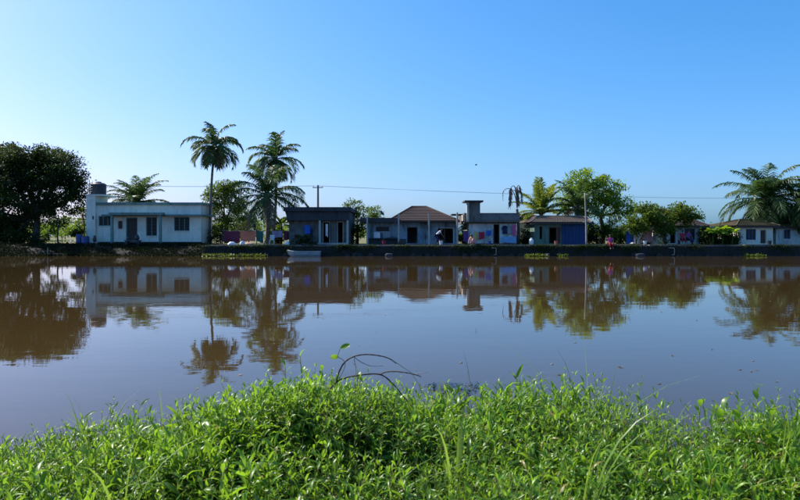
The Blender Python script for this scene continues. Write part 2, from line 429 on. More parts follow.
def tile_slope(parent, A, B, C, D, mat, name='roof_slope', rows=14, pitch=0.24, thick=0.05):
    """courses of pan tiles between the eave A-B and the ridge D-C"""
    A, B, C, D = (np.array(p, float) for p in (A, B, C, D))
    nrm = np.cross(B - A, D - A); nrm /= np.linalg.norm(nrm)
    if nrm[2] < 0: nrm = -nrm
    nc = max(8, int(np.linalg.norm(B - A) / pitch) * 3)
    us = np.linspace(0, 1, nc); P = []
    for r in range(rows):
        for e, off in ((0.0, thick), (1.0, 0.0)):
            v = (r + e) / rows
            L = A + (D - A) * v; Rr = B + (C - B) * v
            row = L[None] + (Rr - L)[None] * us[:, None]
            ln = np.linalg.norm(B - A)
            wav = 0.022 * np.abs(np.sin(math.pi * us * ln / pitch))
            P.append(row + nrm[None] * (off + wav)[:, None])
    m = MB(); m.grid(np.array(P))
    return m.build(name, mat, parent)
def hip_roof(parent, x0, x1, y0, y1, ze, zr, inset, mat, rows=12, over=0.4, lmat=None):
    x0 -= over; x1 += over; y0 -= over; y1 += over; ym = (y0 + y1) / 2
    a, b, c, d = (x0, y0, ze), (x1, y0, ze), (x1, y1, ze), (x0, y1, ze)
    il, ir = inset if isinstance(inset, tuple) else (inset, inset)
    r0, r1 = (x0 + il, ym, zr), (x1 - ir, ym, zr)
    tile_slope(parent, a, b, r1, r0, mat, rows=rows); tile_slope(parent, c, d, r0, r1, mat, rows=rows)
    if il > 0.1: tile_slope(parent, d, a, r0, r0, lmat or mat, rows=rows)
    if ir > 0.1: tile_slope(parent, b, c, r1, r1, mat, rows=rows)
    rg = MB(); rg.tube([r0, r1], 0.1, 8)
    for p, q in ((a, r0), (b, r1), (c, r1), (d, r0)):
        rg.tube([np.array(p) + (0, 0, .05), np.array(q) + (0, 0, .03)], 0.075, 6)
    rg.build('ridge_tiles', mat, parent)
    m = MB(); m.add([a, b, c, d], [(0, 3, 2, 1)]); m.build('ceiling', M['dark_wood'], parent)
    bx(parent, 'fascia', M['dark_wood'], x0 + .02, x1 - .02, y0 - 0.02, y0 + 0.02, ze - 0.16, ze + 0.01)

def hanging_cloth(name, label, cat, x0, x1, ztop, zbot, y, mat, seed=0, group=None):
    r = np.random.default_rng(seed); nu, nv = 15, 9
    us = np.linspace(0, 1, nu); vs = np.linspace(0, 1, nv)
    ph = r.uniform(0, 6, 3); P = np.zeros((nv, nu, 3)); Q = np.zeros((nv, nu, 3))
    for i, v in enumerate(vs):
        amp = 0.015 + 0.05 * v
        P[i, :, 0] = x0 + (x1 - x0) * (0.5 + (us - 0.5) * (1 - 0.06 * v * math.sin(ph[0])))
        P[i, :, 1] = y + amp * np.sin(us * 9 + ph[1] + v) + 0.4 * amp * np.sin(us * 21 + ph[2])
        P[i, :, 2] = ztop - 0.04 * np.sin(us * math.pi) + (zbot - ztop) * v * (1 + 0.08 * np.sin(us * 4 + ph[0]))
    Q = P + np.array([0, 0.012, 0])
    m = MB(); m.grid(P); m.grid(Q[:, ::-1])
    rim = list(range(nu))
    e1 = [P[0], Q[0]]; e2 = [P[-1], Q[-1]]
    for e in (e1, e2): m.grid(np.array(e))
    for c in (0, -1): m.grid(np.array([P[:, c], Q[:, c]]))
    return tag(m.build(name, mat, smooth=True), label, cat, group)
def hanging_shirt(name, label, cx, ztop, y, mat, w=0.5, h=0.65):
    root = thing(name, label, 'shirt', (cx, y, ztop - h))
    for s in (-1, 1):
        m = MB(); P = []
        for v in np.linspace(0, 1, 5):
            xa = cx + s * (w * .42 + v * w * .32); P.append([(xa, y - 0.03, ztop - 0.03 - v * .30 + .0), (xa - s * .03, y + .03, ztop - 0.22 - v * .24)])
        A = np.array(P); B = A + np.array([0, .05, 0]); m.grid(A); m.grid(B[:, ::-1])
        for i in (0, -1): m.grid(np.array([A[i], B[i]]))
        m.grid(np.array([A[:, 0], B[:, 0]])); m.grid(np.array([A[:, 1], B[:, 1]]))
        m.build('sleeve', mat, root)
    m = MB(); P = np.zeros((7, 9, 3))
    for i, v in enumerate(np.linspace(0, 1, 7)):
        us = np.linspace(-1, 1, 9); P[i, :, 0] = cx + us * w * .5 * (0.88 + .12 * v)
        P[i, :, 1] = y - 0.05 * np.cos(us * 1.5) + 0.015 * np.sin(us * 7); P[i, :, 2] = ztop - h * v - .05 * np.abs(us) * (1 - v)
    m.grid(P); m.grid((P + np.array([0, .11, 0]))[:, ::-1])
    for c in (0, -1): m.grid(np.array([P[:, c], P[:, c] + np.array([0, .11, 0])]))
    m.build('body', mat, root, smooth=True)
    return root

# ------------------------------------------------------------------ plants: generators
def leaf_soup(C, D, Nn, L, Wd, rng, cup=0.15, lv=None):
    """C base points, D directions, Nn normals, L lengths, Wd widths -> 4-triangle folded leaves"""
    n = len(C); D = D / (np.linalg.norm(D, axis=1)[:, None] + 1e-9)
    S = np.cross(D, Nn); S /= np.linalg.norm(S, axis=1)[:, None] + 1e-9
    U = np.cross(S, D)
    L = L[:, None]; Wd = Wd[:, None]
    b = C; c = C + D * L * 0.45 - U * Wd * 0.0
    l = c + S * Wd * 0.5 + U * Wd * cup; r = c - S * Wd * 0.5 + U * Wd * cup; t = C + D * L - U * L * 0.10
    V = np.stack([b, l, r, c, t], 1).reshape(-1, 3)
    base = (np.arange(n) * 5)[:, None, None]
    T = (base + np.array([[0, 2, 3], [0, 3, 1], [3, 2, 4], [3, 4, 1]])[None]).reshape(-1, 3)
    if lv is None: lv = rng.uniform(0, 1, n)
    return V, T, np.repeat(lv, 5)
def rand_dir(rng, n):
    v = rng.normal(size=(n, 3)); return v / np.linalg.norm(v, axis=1)[:, None]
def curve(p0, p1, bend, k=7):
    p0, p1, bend = np.array(p0, float), np.array(p1, float), np.array(bend, float)
    t = np.linspace(0, 1, k)[:, None]
    return p0 * (1 - t) + p1 * t + bend * (4 * t * (1 - t))

def broadleaf(name, label, base, lobes, mat, seed, leaf=0.2, per_clump=55, clump_r=0.55, density=1.0, trunk_r=0.25, trunk_top=None,
              group=None, cat='tree', hollow=0.45, lean=(0, 0), bark='bark', stems=1, zmin=None):
    rng = np.random.default_rng(seed); base = np.array(base, float)
    root = thing(name, label, cat, tuple(base), group)
    lo = np.array(lobes, float)
    if trunk_top is None: trunk_top = base + np.array([lean[0], lean[1], max(0.5, (lo[:, 2].mean() - base[2]) * 0.55)])
    else: trunk_top = np.array(trunk_top, float)
    mt = MB(); ml = MB()
    b0 = base - np.array([0, 0, 0.25])
    for sidx in range(stems):
        off = np.array([0, 0, 0]) if stems == 1 else np.array([rng.uniform(-.4, .4), rng.uniform(-.3, .3), 0])
        pts = curve(b0 + off, trunk_top + off * .5, rng.uniform(-.25, .25, 3) * np.array([1, 1, 0]), 9)
        rad = np.linspace(trunk_r, trunk_r * 0.6, 9); rad[0] *= 1.35; rad[1] *= 1.1
        mt.tube(pts, rad / math.sqrt(stems), 10)
    mt.build('trunk', M[bark], root, smooth=True)
    Cs, Ds, Ns, Ls = [], [], [], []
    for x, y, z, rx, ry, rz in lobes:
        c = np.array([x, y, z]); r3 = np.array([rx, ry, rz])
        start = trunk_top - np.array([0, 0, rng.uniform(0, .3)])
        ml.tube(curve(start, c, rng.uniform(-.3, .3, 3) + np.array([0, 0, -.1 * np.linalg.norm(c - start) * .5]), 7), np.linspace(trunk_r * .5, trunk_r * .18, 7), 6)
        nc = max(4, int(density * 4.2 * (rx * ry + ry * rz + rx * rz) / (clump_r ** 2) / 2.6))
        d = rand_dir(rng, nc); rad = hollow + (1 - hollow) * rng.uniform(0, 1, nc) ** 0.6
        cc = c + d * r3 * rad[:, None]
        if zmin is not None: cc[:, 2] = np.maximum(cc[:, 2], zmin + rng.uniform(0, .3, nc))
        for q, dd in zip(cc, d):
            if rng.uniform() < 0.5:
                ml.tube(curve(c, q, rng.uniform(-.15, .15, 3), 4), np.linspace(trunk_r * .12, 0.012, 4), 4, caps=False)
            k = int(per_clump * rng.uniform(0.6, 1.4)); cr = clump_r * rng.uniform(0.7, 1.3)
            g = np.clip(rng.normal(size=(k, 3)), -1.5, 1.5) * np.array([cr, cr, cr * 0.62]) * 0.6
            Cs.append(q + g); dl = dd * 0.6 + rng.normal(size=(k, 3)) * 0.55 + np.array([0, 0, -0.15])
            Ds.append(dl); Ns.append(np.array([0, 0, 1.0]) * 0.9 + rng.normal(size=(k, 3)) * 0.55 + dd * .3); Ls.append(leaf * rng.uniform(.7, 1.35, k))
            # colour of a clump: young or old growth
    Cs = np.concatenate(Cs); Ls = np.concatenate(Ls)
    cl = np.clip(0.45 + 0.35 * np.sin(Cs[:, 0] * 1.3 + seed) * np.sin(Cs[:, 2] * 1.7 + Cs[:, 1]) + rng.normal(0, .22, len(Cs)), 0, 1)
    V, T, lv = leaf_soup(Cs, np.concatenate(Ds), np.concatenate(Ns), Ls, Ls * rng.uniform(.42, .6, len(Ls)), rng, lv=cl)
    ml.build('limbs', M[bark], root, smooth=True)
    fast_mesh('crown', V, T, lv, mat, root)
    return root

def frond_mesh(base, az, el, L, droop, rng, leafl=0.85, nl=42, curl=0.0, hang=0.55, side_scale=1.0):
    """one pinnate palm leaf: rachis and two ranks of drooping leaflets"""
    k = 16; s = np.linspace(0, 1, k)
    e = el - droop * s ** 1.25 - curl * s ** 4
    twist = rng.uniform(-.25, .25)
    a_ = az + twist * s
    d = np.stack([np.cos(e) * np.sin(a_), np.cos(e) * np.cos(a_), np.sin(e)], 1)
    step = L / (k - 1); P = np.zeros((k, 3)); P[0] = base
    for i in range(1, k): P[i] = P[i-1] + d[i-1] * step
    mb = MB(); mb.tube(P, np.linspace(0.05, 0.012, k), 4)
    n = nl; ss = np.linspace(0.10, 0.995, n); V = []; F = []; lvs = []
    for sd_ in (-1, 1):
        for i, t in enumerate(ss):
            if rng.uniform() < .10: continue
            t = min(.999, max(.05, t + rng.uniform(-.012, .012))); hg = hang * rng.uniform(.5, 1.6)
            q = t * (k - 1); j = min(int(q), k - 2); fr = q - j
            p = P[j] * (1 - fr) + P[j+1] * fr; dd = d[j]
            side = np.cross(dd, [0, 0, 1.0]); nn = np.linalg.norm(side)
            side = side / nn if nn > 1e-3 else np.array([math.cos(az), -math.sin(az), 0])
            up = np.cross(side, dd)
            ll = leafl * (0.35 + 0.65 * math.sin(math.pi * min(1, (t * 0.85 + 0.12)))) * rng.uniform(.85, 1.12) * (1 - .35 * max(0, t - .8) / .2)
            fw = 0.45 + 0.75 * t
            v0 = side * sd_ * side_scale + dd * fw + up * 0.22; v0 /= np.linalg.norm(v0)
            p1 = p + v0 * ll * 0.5 - np.array([0, 0, hg * ll * 0.12])
            v1 = v0 + np.array([0, 0, -hg * 1.3]); v1 /= np.linalg.norm(v1)
            p2 = p1 + v1 * ll * 0.5
            wv = dd * 0.044 + up * rng.uniform(-.03, .03)
            V += [p - wv, p + wv, p1 - wv * .9, p1 + wv * .9, p2]; b = len(V) - 5
            F += [(b, b+1, b+3, b+2), (b+2, b+3, b+4)]
            lvs += [rng.uniform(0, 1)] * 5
    mb.add(V, F, np.array(lvs))
    return mb

def palm(name, label, base, top, L, n, mat, seed, el_range=(-35, 80), trunk_r=0.15, droop=1.25, leafl=0.85, dry=2, group=None, bend=0.3,
         nuts=6, hang=0.55, azs=None, curl=0.3, drymat='frond_dry', up_bias=0.0):
    rng = np.random.default_rng(seed); base = np.array(base, float); top = np.array(top, float)
    root = thing(name, label, 'palm tree', tuple(base), group)
    h = np.linalg.norm(top - base); k = max(10, int(h / 0.22))
    b0 = base - np.array([0, 0, .25])
    pts = curve(b0, top, np.array([bend, 0.1, 0]), k)
    rad = trunk_r * (1.0 - 0.35 * np.linspace(0, 1, k)); rad[:3] *= np.array([1.6, 1.35, 1.12])
    rad *= 1 + 0.05 * (np.arange(k) % 2)
    m = MB(); m.tube(pts, rad, 10); m.build('trunk', M['palm_bark'], root)
    # fibrous crown shaft
    m = MB(); m.lathe(top[0], top[1], [(trunk_r * .6, top[2] - .35), (trunk_r * 1.25, top[2] - .1), (trunk_r * 1.1, top[2] + .2), (trunk_r * .35, top[2] + .55), (0.02, top[2] + .75)], 8)
    m.build('crown_shaft', M['frond_dry'], root, smooth=True)
    ga = 2.39996
    for i in range(n):
        f = i / (n - 1)
        el = R(el_range[1] + (el_range[0] - el_range[1]) * (f ** (0.85 + up_bias)) + rng.uniform(-13, 13)); az = i * ga + rng.uniform(-.35, .35) + seed
        isdry = i >= n - dry
        l = L * (0.72 + 0.28 * math.sin(math.pi * min(1, f + .15))) * rng.uniform(.82, 1.12)
        dr = droop * (0.65 + 0.45 * math.cos(el)) * rng.uniform(.7, 1.35)
        if el - dr < R(-88): dr = el + R(88)
        b = top + np.array([math.sin(az), math.cos(az), 0]) * trunk_r * .7 + np.array([0, 0, .25 * (1 - f)])
        mb = frond_mesh(b, az, el, l, dr, rng, leafl * rng.uniform(.9, 1.1), 52, curl, hang * (1.5 if isdry else 1))
        mb.build('frond', M[drymat] if isdry else mat, root)
    for i in range(nuts):
        a = i * 2.4; c = top + np.array([math.cos(a) * .3, math.sin(a) * .3, -.3 - .12 * (i % 3)])
        m = MB(); m.lathe(c[0], c[1], [(0.02, c[2] - .15), (.09, c[2] - .1), (.115, c[2]), (.09, c[2] + .1), (.02, c[2] + .14)], 8); m.build('coconut', M['leaf_mid'], root, smooth=True)
    return root

def banana(name, label, base, h, n, L, seed, mat):
    rng = np.random.default_rng(seed); base = np.array(base, float); root = thing(name, label, 'plant', tuple(base))
    top = base + np.array([0.05, 0, h])
    m = MB(); m.tube(curve(base - np.array([0, 0, .2]), top, (0.05, 0, 0), 7), np.linspace(.12, .06, 7), 8); m.build('stem', M['leaf_mid'], root, smooth=True)
    for i in range(n):
        az = i * 2.4 + seed; el = R(75 - 70 * i / n); s = np.linspace(0, 1, 10)
        e = el - 1.5 * s ** 1.3; d = np.stack([np.cos(e) * math.sin(az), np.cos(e) * math.cos(az), np.sin(e)], 1)
        P = np.cumsum(np.vstack([top[None], d[:-1] * L / 9]), 0)
        side = np.array([math.cos(az), -math.sin(az), 0]); wd = 0.30 * np.sin(np.pi * np.clip(s * .9 + .05, 0, 1)) ** .6; wd[:2] = .03
        G = np.stack([P - side * wd[:, None] - np.array([0, 0, .12]) * (wd > .1)[:, None], P, P + side * wd[:, None] - np.array([0, 0, .12]) * (wd > .1)[:, None]], 1)
        m = MB(); m.grid(G); m.attr = [np.full(30, rng.uniform(.2, 1))]; m.build('leaf', mat, root, smooth=True)
    return root

# ------------------------------------------------------------------ far background
rng = np.random.default_rng(21)
n = 26000
xx = rng.uniform(-420, 420, n); yy = 330 + rng.uniform(-8, 30, n)
top = 1 + np.where(xx < -60, 8.2, 4.6) + 1.6 * np.sin(xx * .13) + 1.3 * np.sin(xx * .31 + 1) + 1.2 * np.sin(xx * .71)
zz = GZ + (top - GZ) * rng.uniform(0, 1, n) ** .8
V, T, lv = leaf_soup(np.stack([xx, yy, zz], 1), rand_dir(rng, n), rand_dir(rng, n) + np.array([0, -.3, .6]), rng.uniform(1.2, 2.4, n), rng.uniform(.7, 1.3, n), rng)
tag(fast_mesh('distant_trees', V, T, lv, M['leaf_mid'], origin=(0, 330, GZ)), 'low blurred line of distant trees beyond the fields', 'trees', kind='stuff')

# ------------------------------------------------------------------ houses
# --- white flat-roofed house on the left
Y = 60.0; h = thing('flat_roof_house', 'white flat-roofed house with green trim and tank tower at far left', 'house', (X(145, Y), Y, GZ))
x0, x1 = X(97, Y), X(201, Y); zt = Z(205.5, Y)
holes = [(X(98.5, Y), X(112, Y), Z(226, Y), Z(216, Y)), (X(126, Y), X(137.5, Y), GZ + .25, Z(217.5, Y)),
         (X(146, Y), X(157, Y), Z(236, Y), Z(217, Y)), (X(174, Y), X(189.5, Y), Z(231, Y), Z(217, Y))]
shell(h, M['white_plaster'], x0, x1, Y, Y + 3.6, GZ - .1, zt, holes)
for i, hh in enumerate((holes[0], holes[2], holes[3])):
    window(h, *hh, Y, M['green_trim'], 2 if i == 1 else 3, 4, M['white_plaster'])
door(h, *holes[1], Y, M['green_trim'], M['dark_wood'])
bx(h, 'roof_slab', M['white_plaster'], x0 - .05, x1 + .05, Y - .05, Y + 3.65, zt + .003, zt + .06)
bx(h, 'parapet_band', M['green_trim'], x0 - .18, x1 + .2, Y - .22, Y + 3.8, zt + .063, Z(202.5, Y))
bx(h, 'sunshade', M['green_trim'], X(105, Y), X(204, Y), Y - .75, Y - .003, Z(216.2, Y), Z(214.6, Y))
bx(h, 'sunshade', M['green_trim'], x1 + .003, x1 + .45, Y + .1, Y + 3.2, Z(216.2, Y), Z(214.6, Y))
bx(h, 'canopy', M['green_trim'], X(115, Y), X(168, Y), Y - 1.3, Y - .76, Z(215.4, Y), Z(213.0, Y))
for px in (117, 164.5):
    bx(h, 'pillar', M['green_trim'], X(px - 1.1, Y), X(px + 1.1, Y), Y - 1.15, Y - .93, GZ, Z(215.4, Y) - .002)
bx(h, 'plinth', M['dark_cement'], x0 - .1, x1 + .1, Y - .12, Y - .003, GZ - .05, GZ + .24)
bx(h, 'step', M['grey_cement'], X(124, Y), X(140, Y), Y - 1.0, Y - .125, GZ, GZ + .13)
bx(h, 'meter_box', M['dark_wood'], X(119, Y), X(122.3, Y), Y - .16, Y - .003, Z(228.5, Y), Z(221, Y))
tw = bx(h, 'tower', M['white_plaster'], X(88, Y), x0 - .004, Y - .35, Y + 2.2, GZ - .1, Z(196, Y))
bx(tw, 'tower_cap', M['white_plaster'], X(87.4, Y), X(105, Y), Y - .42, Y + 2.3, Z(196, Y) + .003, Z(194.6, Y))
bx(tw, 'niche', M['dark_wood'], X(94.2, Y), X(95.6, Y), Y - .37, Y - .352, Z(219.5, Y), Z(216, Y))
# black ribbed water tank
Yt = Y + .9; cx = X(98.5, Yt); zb = Z(194.6, Y) + .005
t = thing('water_tank', 'black ribbed plastic water tank on the white tower', 'water tank', (cx, Yt, zb))
prof = [(.70, zb), (.74, zb + .04)]
for k in range(4): prof += [(.74, zb + .06 + k * .24), (.71, zb + .10 + k * .24), (.71, zb + .22 + k * .24), (.74, zb + .26 + k * .24)]
zz = zb + 1.05; prof += [(.72, zz), (.55, zz + .12), (.26, zz + .18)]
m = MB(); m.lathe(cx, Yt, prof, 20); m.build('tank_body', M['black_plastic'], t, smooth=False)
m = MB(); m.lathe(cx, Yt, [(.27, zz + .16), (.27, zz + .24), (.2, zz + .27)], 16); m.build('lid', M['black_plastic'], t)
m = MB(); m.tube([(cx - .85, Yt - .1, zb - .6), (cx - .85, Yt - .1, zb + 1.5)], .03, 6); m.tube([(cx - .85, Yt - .1, zb + .1), (cx - .69, Yt - .1, zb + .1)], .03, 6); m.build('pipe', M['steel'], t)

# --- grey cement house with flat roof
Y = 59.0; h = thing('cement_house', 'unpainted grey cement house with thick flat roof and two dark doorways', 'house', (X(318, Y), Y, GZ))
x0, x1 = X(289, Y), X(349, Y); zt = Z(211.5, Y)
holes = [(X(322.5, Y), X(330, Y), GZ + .1, Z(221.5, Y)), (X(337, Y), X(343.5, Y), GZ + .1, Z(221.5, Y))]
shell(h, M['grey_cement'], x0, x1, Y, Y + 6.5, GZ - .1, zt, holes)
bx(h, 'roof_slab', M['dark_cement'], X(285, Y), X(351.5, Y), Y - .9, Y + 7, zt + .003, Z(207.5, Y))
bx(h, 'fascia', M['dark_cement'], X(287.5, Y), X(350, Y), Y - .62, Y - .003, Z(220.5, Y), zt)
for hh in holes: door(h, *hh, Y, M['pale_cement'])
dl = bx(h, 'door', M['grey_cement'], X(330.6, Y), X(336.4, Y), Y - .06, Y - .004, GZ + .12, Z(223, Y))
for px in (320.5, 348):
    bx(h, 'pillar', M['pale_cement'], X(px - 1.0, Y), X(px + 1.0, Y), Y - .6, Y - .4, GZ, Z(220.5, Y) - .002)
bx(h, 'step', M['pale_cement'], X(319, Y), X(349, Y), Y - .85, Y - .003, GZ, GZ + .16)
window(h, X(341, Y) - 5.2, X(341, Y) - 4.2, Z(226.5, Y), Z(224.5, Y), Y - .2, M['grey_cement'], 1, 1) if False else None
hanging_shirt('hanging_shirt', 'blue shirt hung on the grey cement wall', X(307.5, Y), Z(224.8, Y), Y - .15, M['cloth_blue'], .55, .85)
hanging_cloth('hanging_towel', 'dark blue towel beside the blue shirt on the grey wall', 'towel', X(310, Y), X(312.5, Y), Z(228, Y), Z(236, Y), Y - .12, M['cloth_navy'], 5)
hanging_cloth('doorway_cloth', 'narrow white cloth hanging in the left dark doorway of the cement house', 'cloth', X(326.0, Y), X(328.4, Y), Z(223.8, Y), Z(236.5, Y), Y - .35, M['cloth_white'], 6)

# --- blue house with hipped clay-tile roof and bare columns
Y = 60.3; h = thing('tiled_blue_house', 'stained blue house with dark hipped tile roof and bare concrete columns', 'house', (X(412, Y), Y, GZ))
x0, x1 = X(367, Y), X(457.5, Y); zt = Z(222.5, Y)
holes = [(X(376, Y), X(389, Y), Z(231.5, Y), Z(226.8, Y)), (X(407, Y), X(417.5, Y), GZ + .1, Z(227, Y)), (X(437, Y), X(454, Y), GZ + .1, Z(227.5, Y))]
shell(h, M['blue_plaster'], x0, x1, Y, Y + 7, GZ - .1, zt, holes)
window(h, *holes[0], Y, M['dark_wood'], 3, 2, M['paleblue_plaster'])
door(h, *holes[1], Y, M['dark_wood'])
door(h, *holes[2], Y, M['paleblue_plaster'])
bx(h, 'inner_post', M['dark_wood'], X(444, Y), X(445.2, Y), Y + .05, Y + .2, GZ, Z(227.5, Y) - .09)
bx(h, 'ledge', M['dark_cement'], X(369, Y), X(398, Y), Y - .35, Y - .003, Z(239, Y), Z(238, Y))
bx(h, 'dado', M['dark_cement'], X(369, Y), X(406, Y), Y - .06, Y - .003, GZ, Z(239, Y) - .003)
bx(h, 'roof_slab', M['dark_cement'], X(361, Y), X(399, Y), Y - 1.2, Y + 6.6, zt + .003, Z(218.2, Y))
bx(h, 'lean_to_roof', M['dark_wood'], X(398, Y) + .01, X(459, Y), Y - 1.3, Y + .5, zt + .02, zt + .12)
hip_roof(h, X(392, Y), X(455, Y), Y - .3, Y + 6.8, Z(221.0, Y), Z(205.2, Y), (2.35, 3.0), M['tile'], 13, .35)
for i, px in enumerate((367.2, 398.6, 429.0, 457.2)):
    zt2 = [Z(217, Y - 1.5), Z(213.5, Y - 1.5), Z(213.0, Y - 1.5), Z(212.5, Y - 1.5)][i]
    bx(h, 'column', M['pale_cement'], X(px - .8, Y - 1.5), X(px + .8, Y - 1.5), Y - 1.6, Y - 1.43, GZ - .02, zt2)
bx(h, 'board', M['cloth_white'], X(374, Y), X(380.3, Y), Y - .3, Y - .26, Z(238, Y) + .01, Z(232, Y))
hanging_cloth('window_cloth', 'grey cloth hung below the window of the blue house', 'cloth', X(382.8, Y), X(391, Y), Z(231.8, Y), Z(237.8, Y), Y - .25, M['cloth_grey'], 8)
# dish aerial
Yd = Y + 1.2; c = np.array([X(381.5, Yd), Yd, Z(213.4, Yd)]); zb = Z(218.2, Y) + .006
t = thing('dish_antenna', 'small dark round dish antenna on the flat roof', 'antenna', (c[0], Yd, zb))
m = MB(); m.tube([(c[0] - .1, Yd, zb), (c[0] - .1, Yd, c[2])], .03, 6); m.build('mast', M['steel'], t)
P = np.zeros((6, 17, 3)); ax = np.array([.75, -.35, .55]); ax /= np.linalg.norm(ax); e1 = np.cross(ax, [0, 0, 1]); e1 /= np.linalg.norm(e1); e2 = np.cross(e1, ax)
for i, r_ in enumerate(np.linspace(0.01, .30, 6)):
    for j in range(17):
        tt = 2 * math.pi * j / 16; P[i, j] = c + (e1 * math.cos(tt) + e2 * math.sin(tt)) * r_ + ax * (r_ * r_ * 1.1)
m = MB(); m.grid(P); m.grid((P - ax * .02)[:, ::-1]); m.build('dish', M['steel'], t, smooth=True)
m = MB(); m.tube([c + e2 * -.28 + ax * .1, c + ax * .34], .012, 5); m.box(*(c[0] + ax[0]*.34 - .03, c[0] + ax[0]*.34 + .03, c[1] + ax[1]*.34 - .03, c[1] + ax[1]*.34 + .03, c[2] + ax[2]*.34 - .03, c[2] + ax[2]*.34 + .03)); m.build('feed_arm', M['steel'], t)

# --- pale house with laundry and tank tower
Y = 59.3; h = thing('tower_house', 'pale house with thick concrete roof and square tank tower at its left end', 'house', (X(490, Y), Y, GZ))
x0, x1 = X(469, Y), X(516.5, Y); zt = Z(223.5, Y)
holes = [(X(493.5, Y), X(499.5, Y), GZ + .1, Z(224.2, Y))]
shell(h, M['paleblue_plaster'], x0, x1, Y, Y + 6, GZ - .1, zt, holes)
door(h, *holes[0], Y, M['dark_wood'])
m = MB()
for a, b in ((X(463.5, Y), X(518, Y)),):
    zc0, zc1 = zt + .003, Z(213.2, Y)
    prof = [(Y - .35, zc0), (Y - .75, zc0 + .12), (Y - .80, zc0 + .35), (Y - .62, zc1 - .12), (Y - .62, zc1), (Y + 6.2, zc1), (Y + 6.2, zc0)]
    v = [(a, y, z) for y, z in prof] + [(b, y, z) for y, z in prof]; k = len(prof)
    m.add(v, [tuple(range(k)), tuple(range(2 * k - 1, k - 1, -1))] + [(i, i + k, (i + 1) % k + k, (i + 1) % k) for i in range(k)])
m.build('roof_slab', M['grey_cement'], h)
tw = bx(h, 'tower', M['grey_cement'], X(468, Y), X(479, Y), Y - .85, Y + 1.0, Z(222.0, Y), Z(202.6, Y))
bx(tw, 'tower_side_column', M['pale_cement'], X(466.0, Y), X(468, Y) - .004, Y - .95, Y - .3, Z(222, Y), Z(202.6, Y))
bx(tw, 'tower_cap', M['dark_cement'], X(463.5, Y), X(481.8, Y), Y - 1.15, Y + 1.3, Z(202.6, Y) + .003, Z(201.0, Y))
bx(h, 'side_block', M['cream_plaster'], X(462, Y), X(465.8, Y), Y - .6, Y + .6, Z(221, Y), Z(215, Y))
bx(h, 'side_slab', M['dark_cement'], X(452.5, Y), X(465.8, Y), Y + .65, Y + 2.5, Z(215, Y), Z(213.6, Y))
bx(h, 'plinth', M['dark_cement'], x0 - .05, x1 + .05, Y - .4, Y - .003, GZ, GZ + .1)
yl = Y - .5
t = thing('clothesline', 'thin clothesline strung across the front of the pale tower house', 'clothesline', (X(480, yl), yl, GZ))
m = MB(); m.tube(curve((X(470, yl), yl, Z(231, yl)), (X(493, yl), yl, Z(229.5, yl)), (0, 0, -.08), 9), .010, 5); m.build('line', M['rope'], t)
for px, pz in ((470, 230.5), (493, 229)):
    m = MB(); m.tube([(X(px, yl), yl, GZ), (X(px, yl), yl, Z(pz, yl))], .025, 6); m.build('post', M['dark_wood'], t)
hanging_cloth('laundry_cloth', 'yellow cloth on the line in front of the pale tower house', 'laundry', X(474, yl), X(478, yl), Z(231.6, yl), Z(240, yl), yl, M['cloth_yellow'], 1, 'laundry at the tower house')
hanging_cloth('laundry_cloth', 'red cloth on the line between the yellow and blue cloths', 'laundry', X(478.8, yl), X(484.5, yl), Z(231.6, yl), Z(239, yl), yl, M['cloth_red'], 2, 'laundry at the tower house')
hanging_cloth('laundry_cloth', 'bright blue cloth at the right end of the line by the doorway', 'laundry', X(486, yl), X(491.5, yl), Z(230.2, yl), Z(235.5, yl), yl, M['cloth_blue'], 3, 'laundry at the tower house')
hanging_cloth('laundry_cloth', 'pink cloth hung at the right corner of the pale tower house', 'laundry', X(511.8, Y), X(516, Y), Z(224.6, Y), Z(235, Y), Y - .2, M['cloth_pink'], 4, 'laundry at the tower house')
hanging_cloth('laundry_cloth', 'pale blue sheet spread low right of the tower house doorway', 'laundry', X(501.5, Y), X(515, Y), Z(236.5, Y), Z(242, Y), Y - .3, M['cloth_skyblue'], 9, 'laundry at the tower house')
hanging_shirt('hanging_shirt', 'dark navy shirt hung left of the pink cloth on the tower house', X(504.5, Y), Z(225.5, Y), Y - .2, M['cloth_navy'], .42, .8)
hanging_shirt('hanging_shirt', 'grey shirt hung between the navy shirt and the pink cloth', X(509, Y), Z(225.5, Y), Y - .2, M['cloth_grey'], .36, .8)
hanging_cloth('laundry_cloth', 'purple cloth in the dark gap left of the tower house', 'laundry', X(463.2, Y), X(468, Y), Z(231.5, Y), Z(241, Y), Y - .2, M['cloth_purple'], 10)

# --- blue and green hut with low roof
Y = 59.2; h = thing('low_blue_hut', 'low hut with deep blue wall, pale green wall and brown sheet roof', 'hut', (X(560, Y), Y, GZ))
x0, x1 = X(534.5, Y), X(586.5, Y); zt = Z(224.0, Y)
holes = [(X(539.6, Y), X(542.2, Y), GZ + .5, Z(226.5, Y)), (X(548.8, Y), X(560.5, Y), GZ + .1, Z(227, Y))]
xm = X(561.5, Y)
solid_panel(h, 'wall', M['green_plaster'], x0, xm, GZ - .1, zt, Y, Y + .2, holes)
bx(h, 'wall', M['deepblue_paint'], xm + .003, x1, Y - .03, Y + .17, GZ - .1, zt)
bx(h, 'wall', M['green_plaster'], x0, x0 + .2, Y + .203, Y + 5, GZ - .1, zt); bx(h, 'wall', M['green_plaster'], x1 - .2, x1, Y + .203, Y + 5, GZ - .1, zt)
bx(h, 'wall', M['green_plaster'], x0 + .203, x1 - .203, Y + 4.8, Y + 5, GZ - .1, zt)
door(h, *holes[1], Y, M['maroon_wood'])
bx(h, 'door', M['maroon_wood'], X(556.5, Y), X(560.4, Y) - .08, Y + .14, Y + .18, GZ + .12, Z(227, Y) - .08)
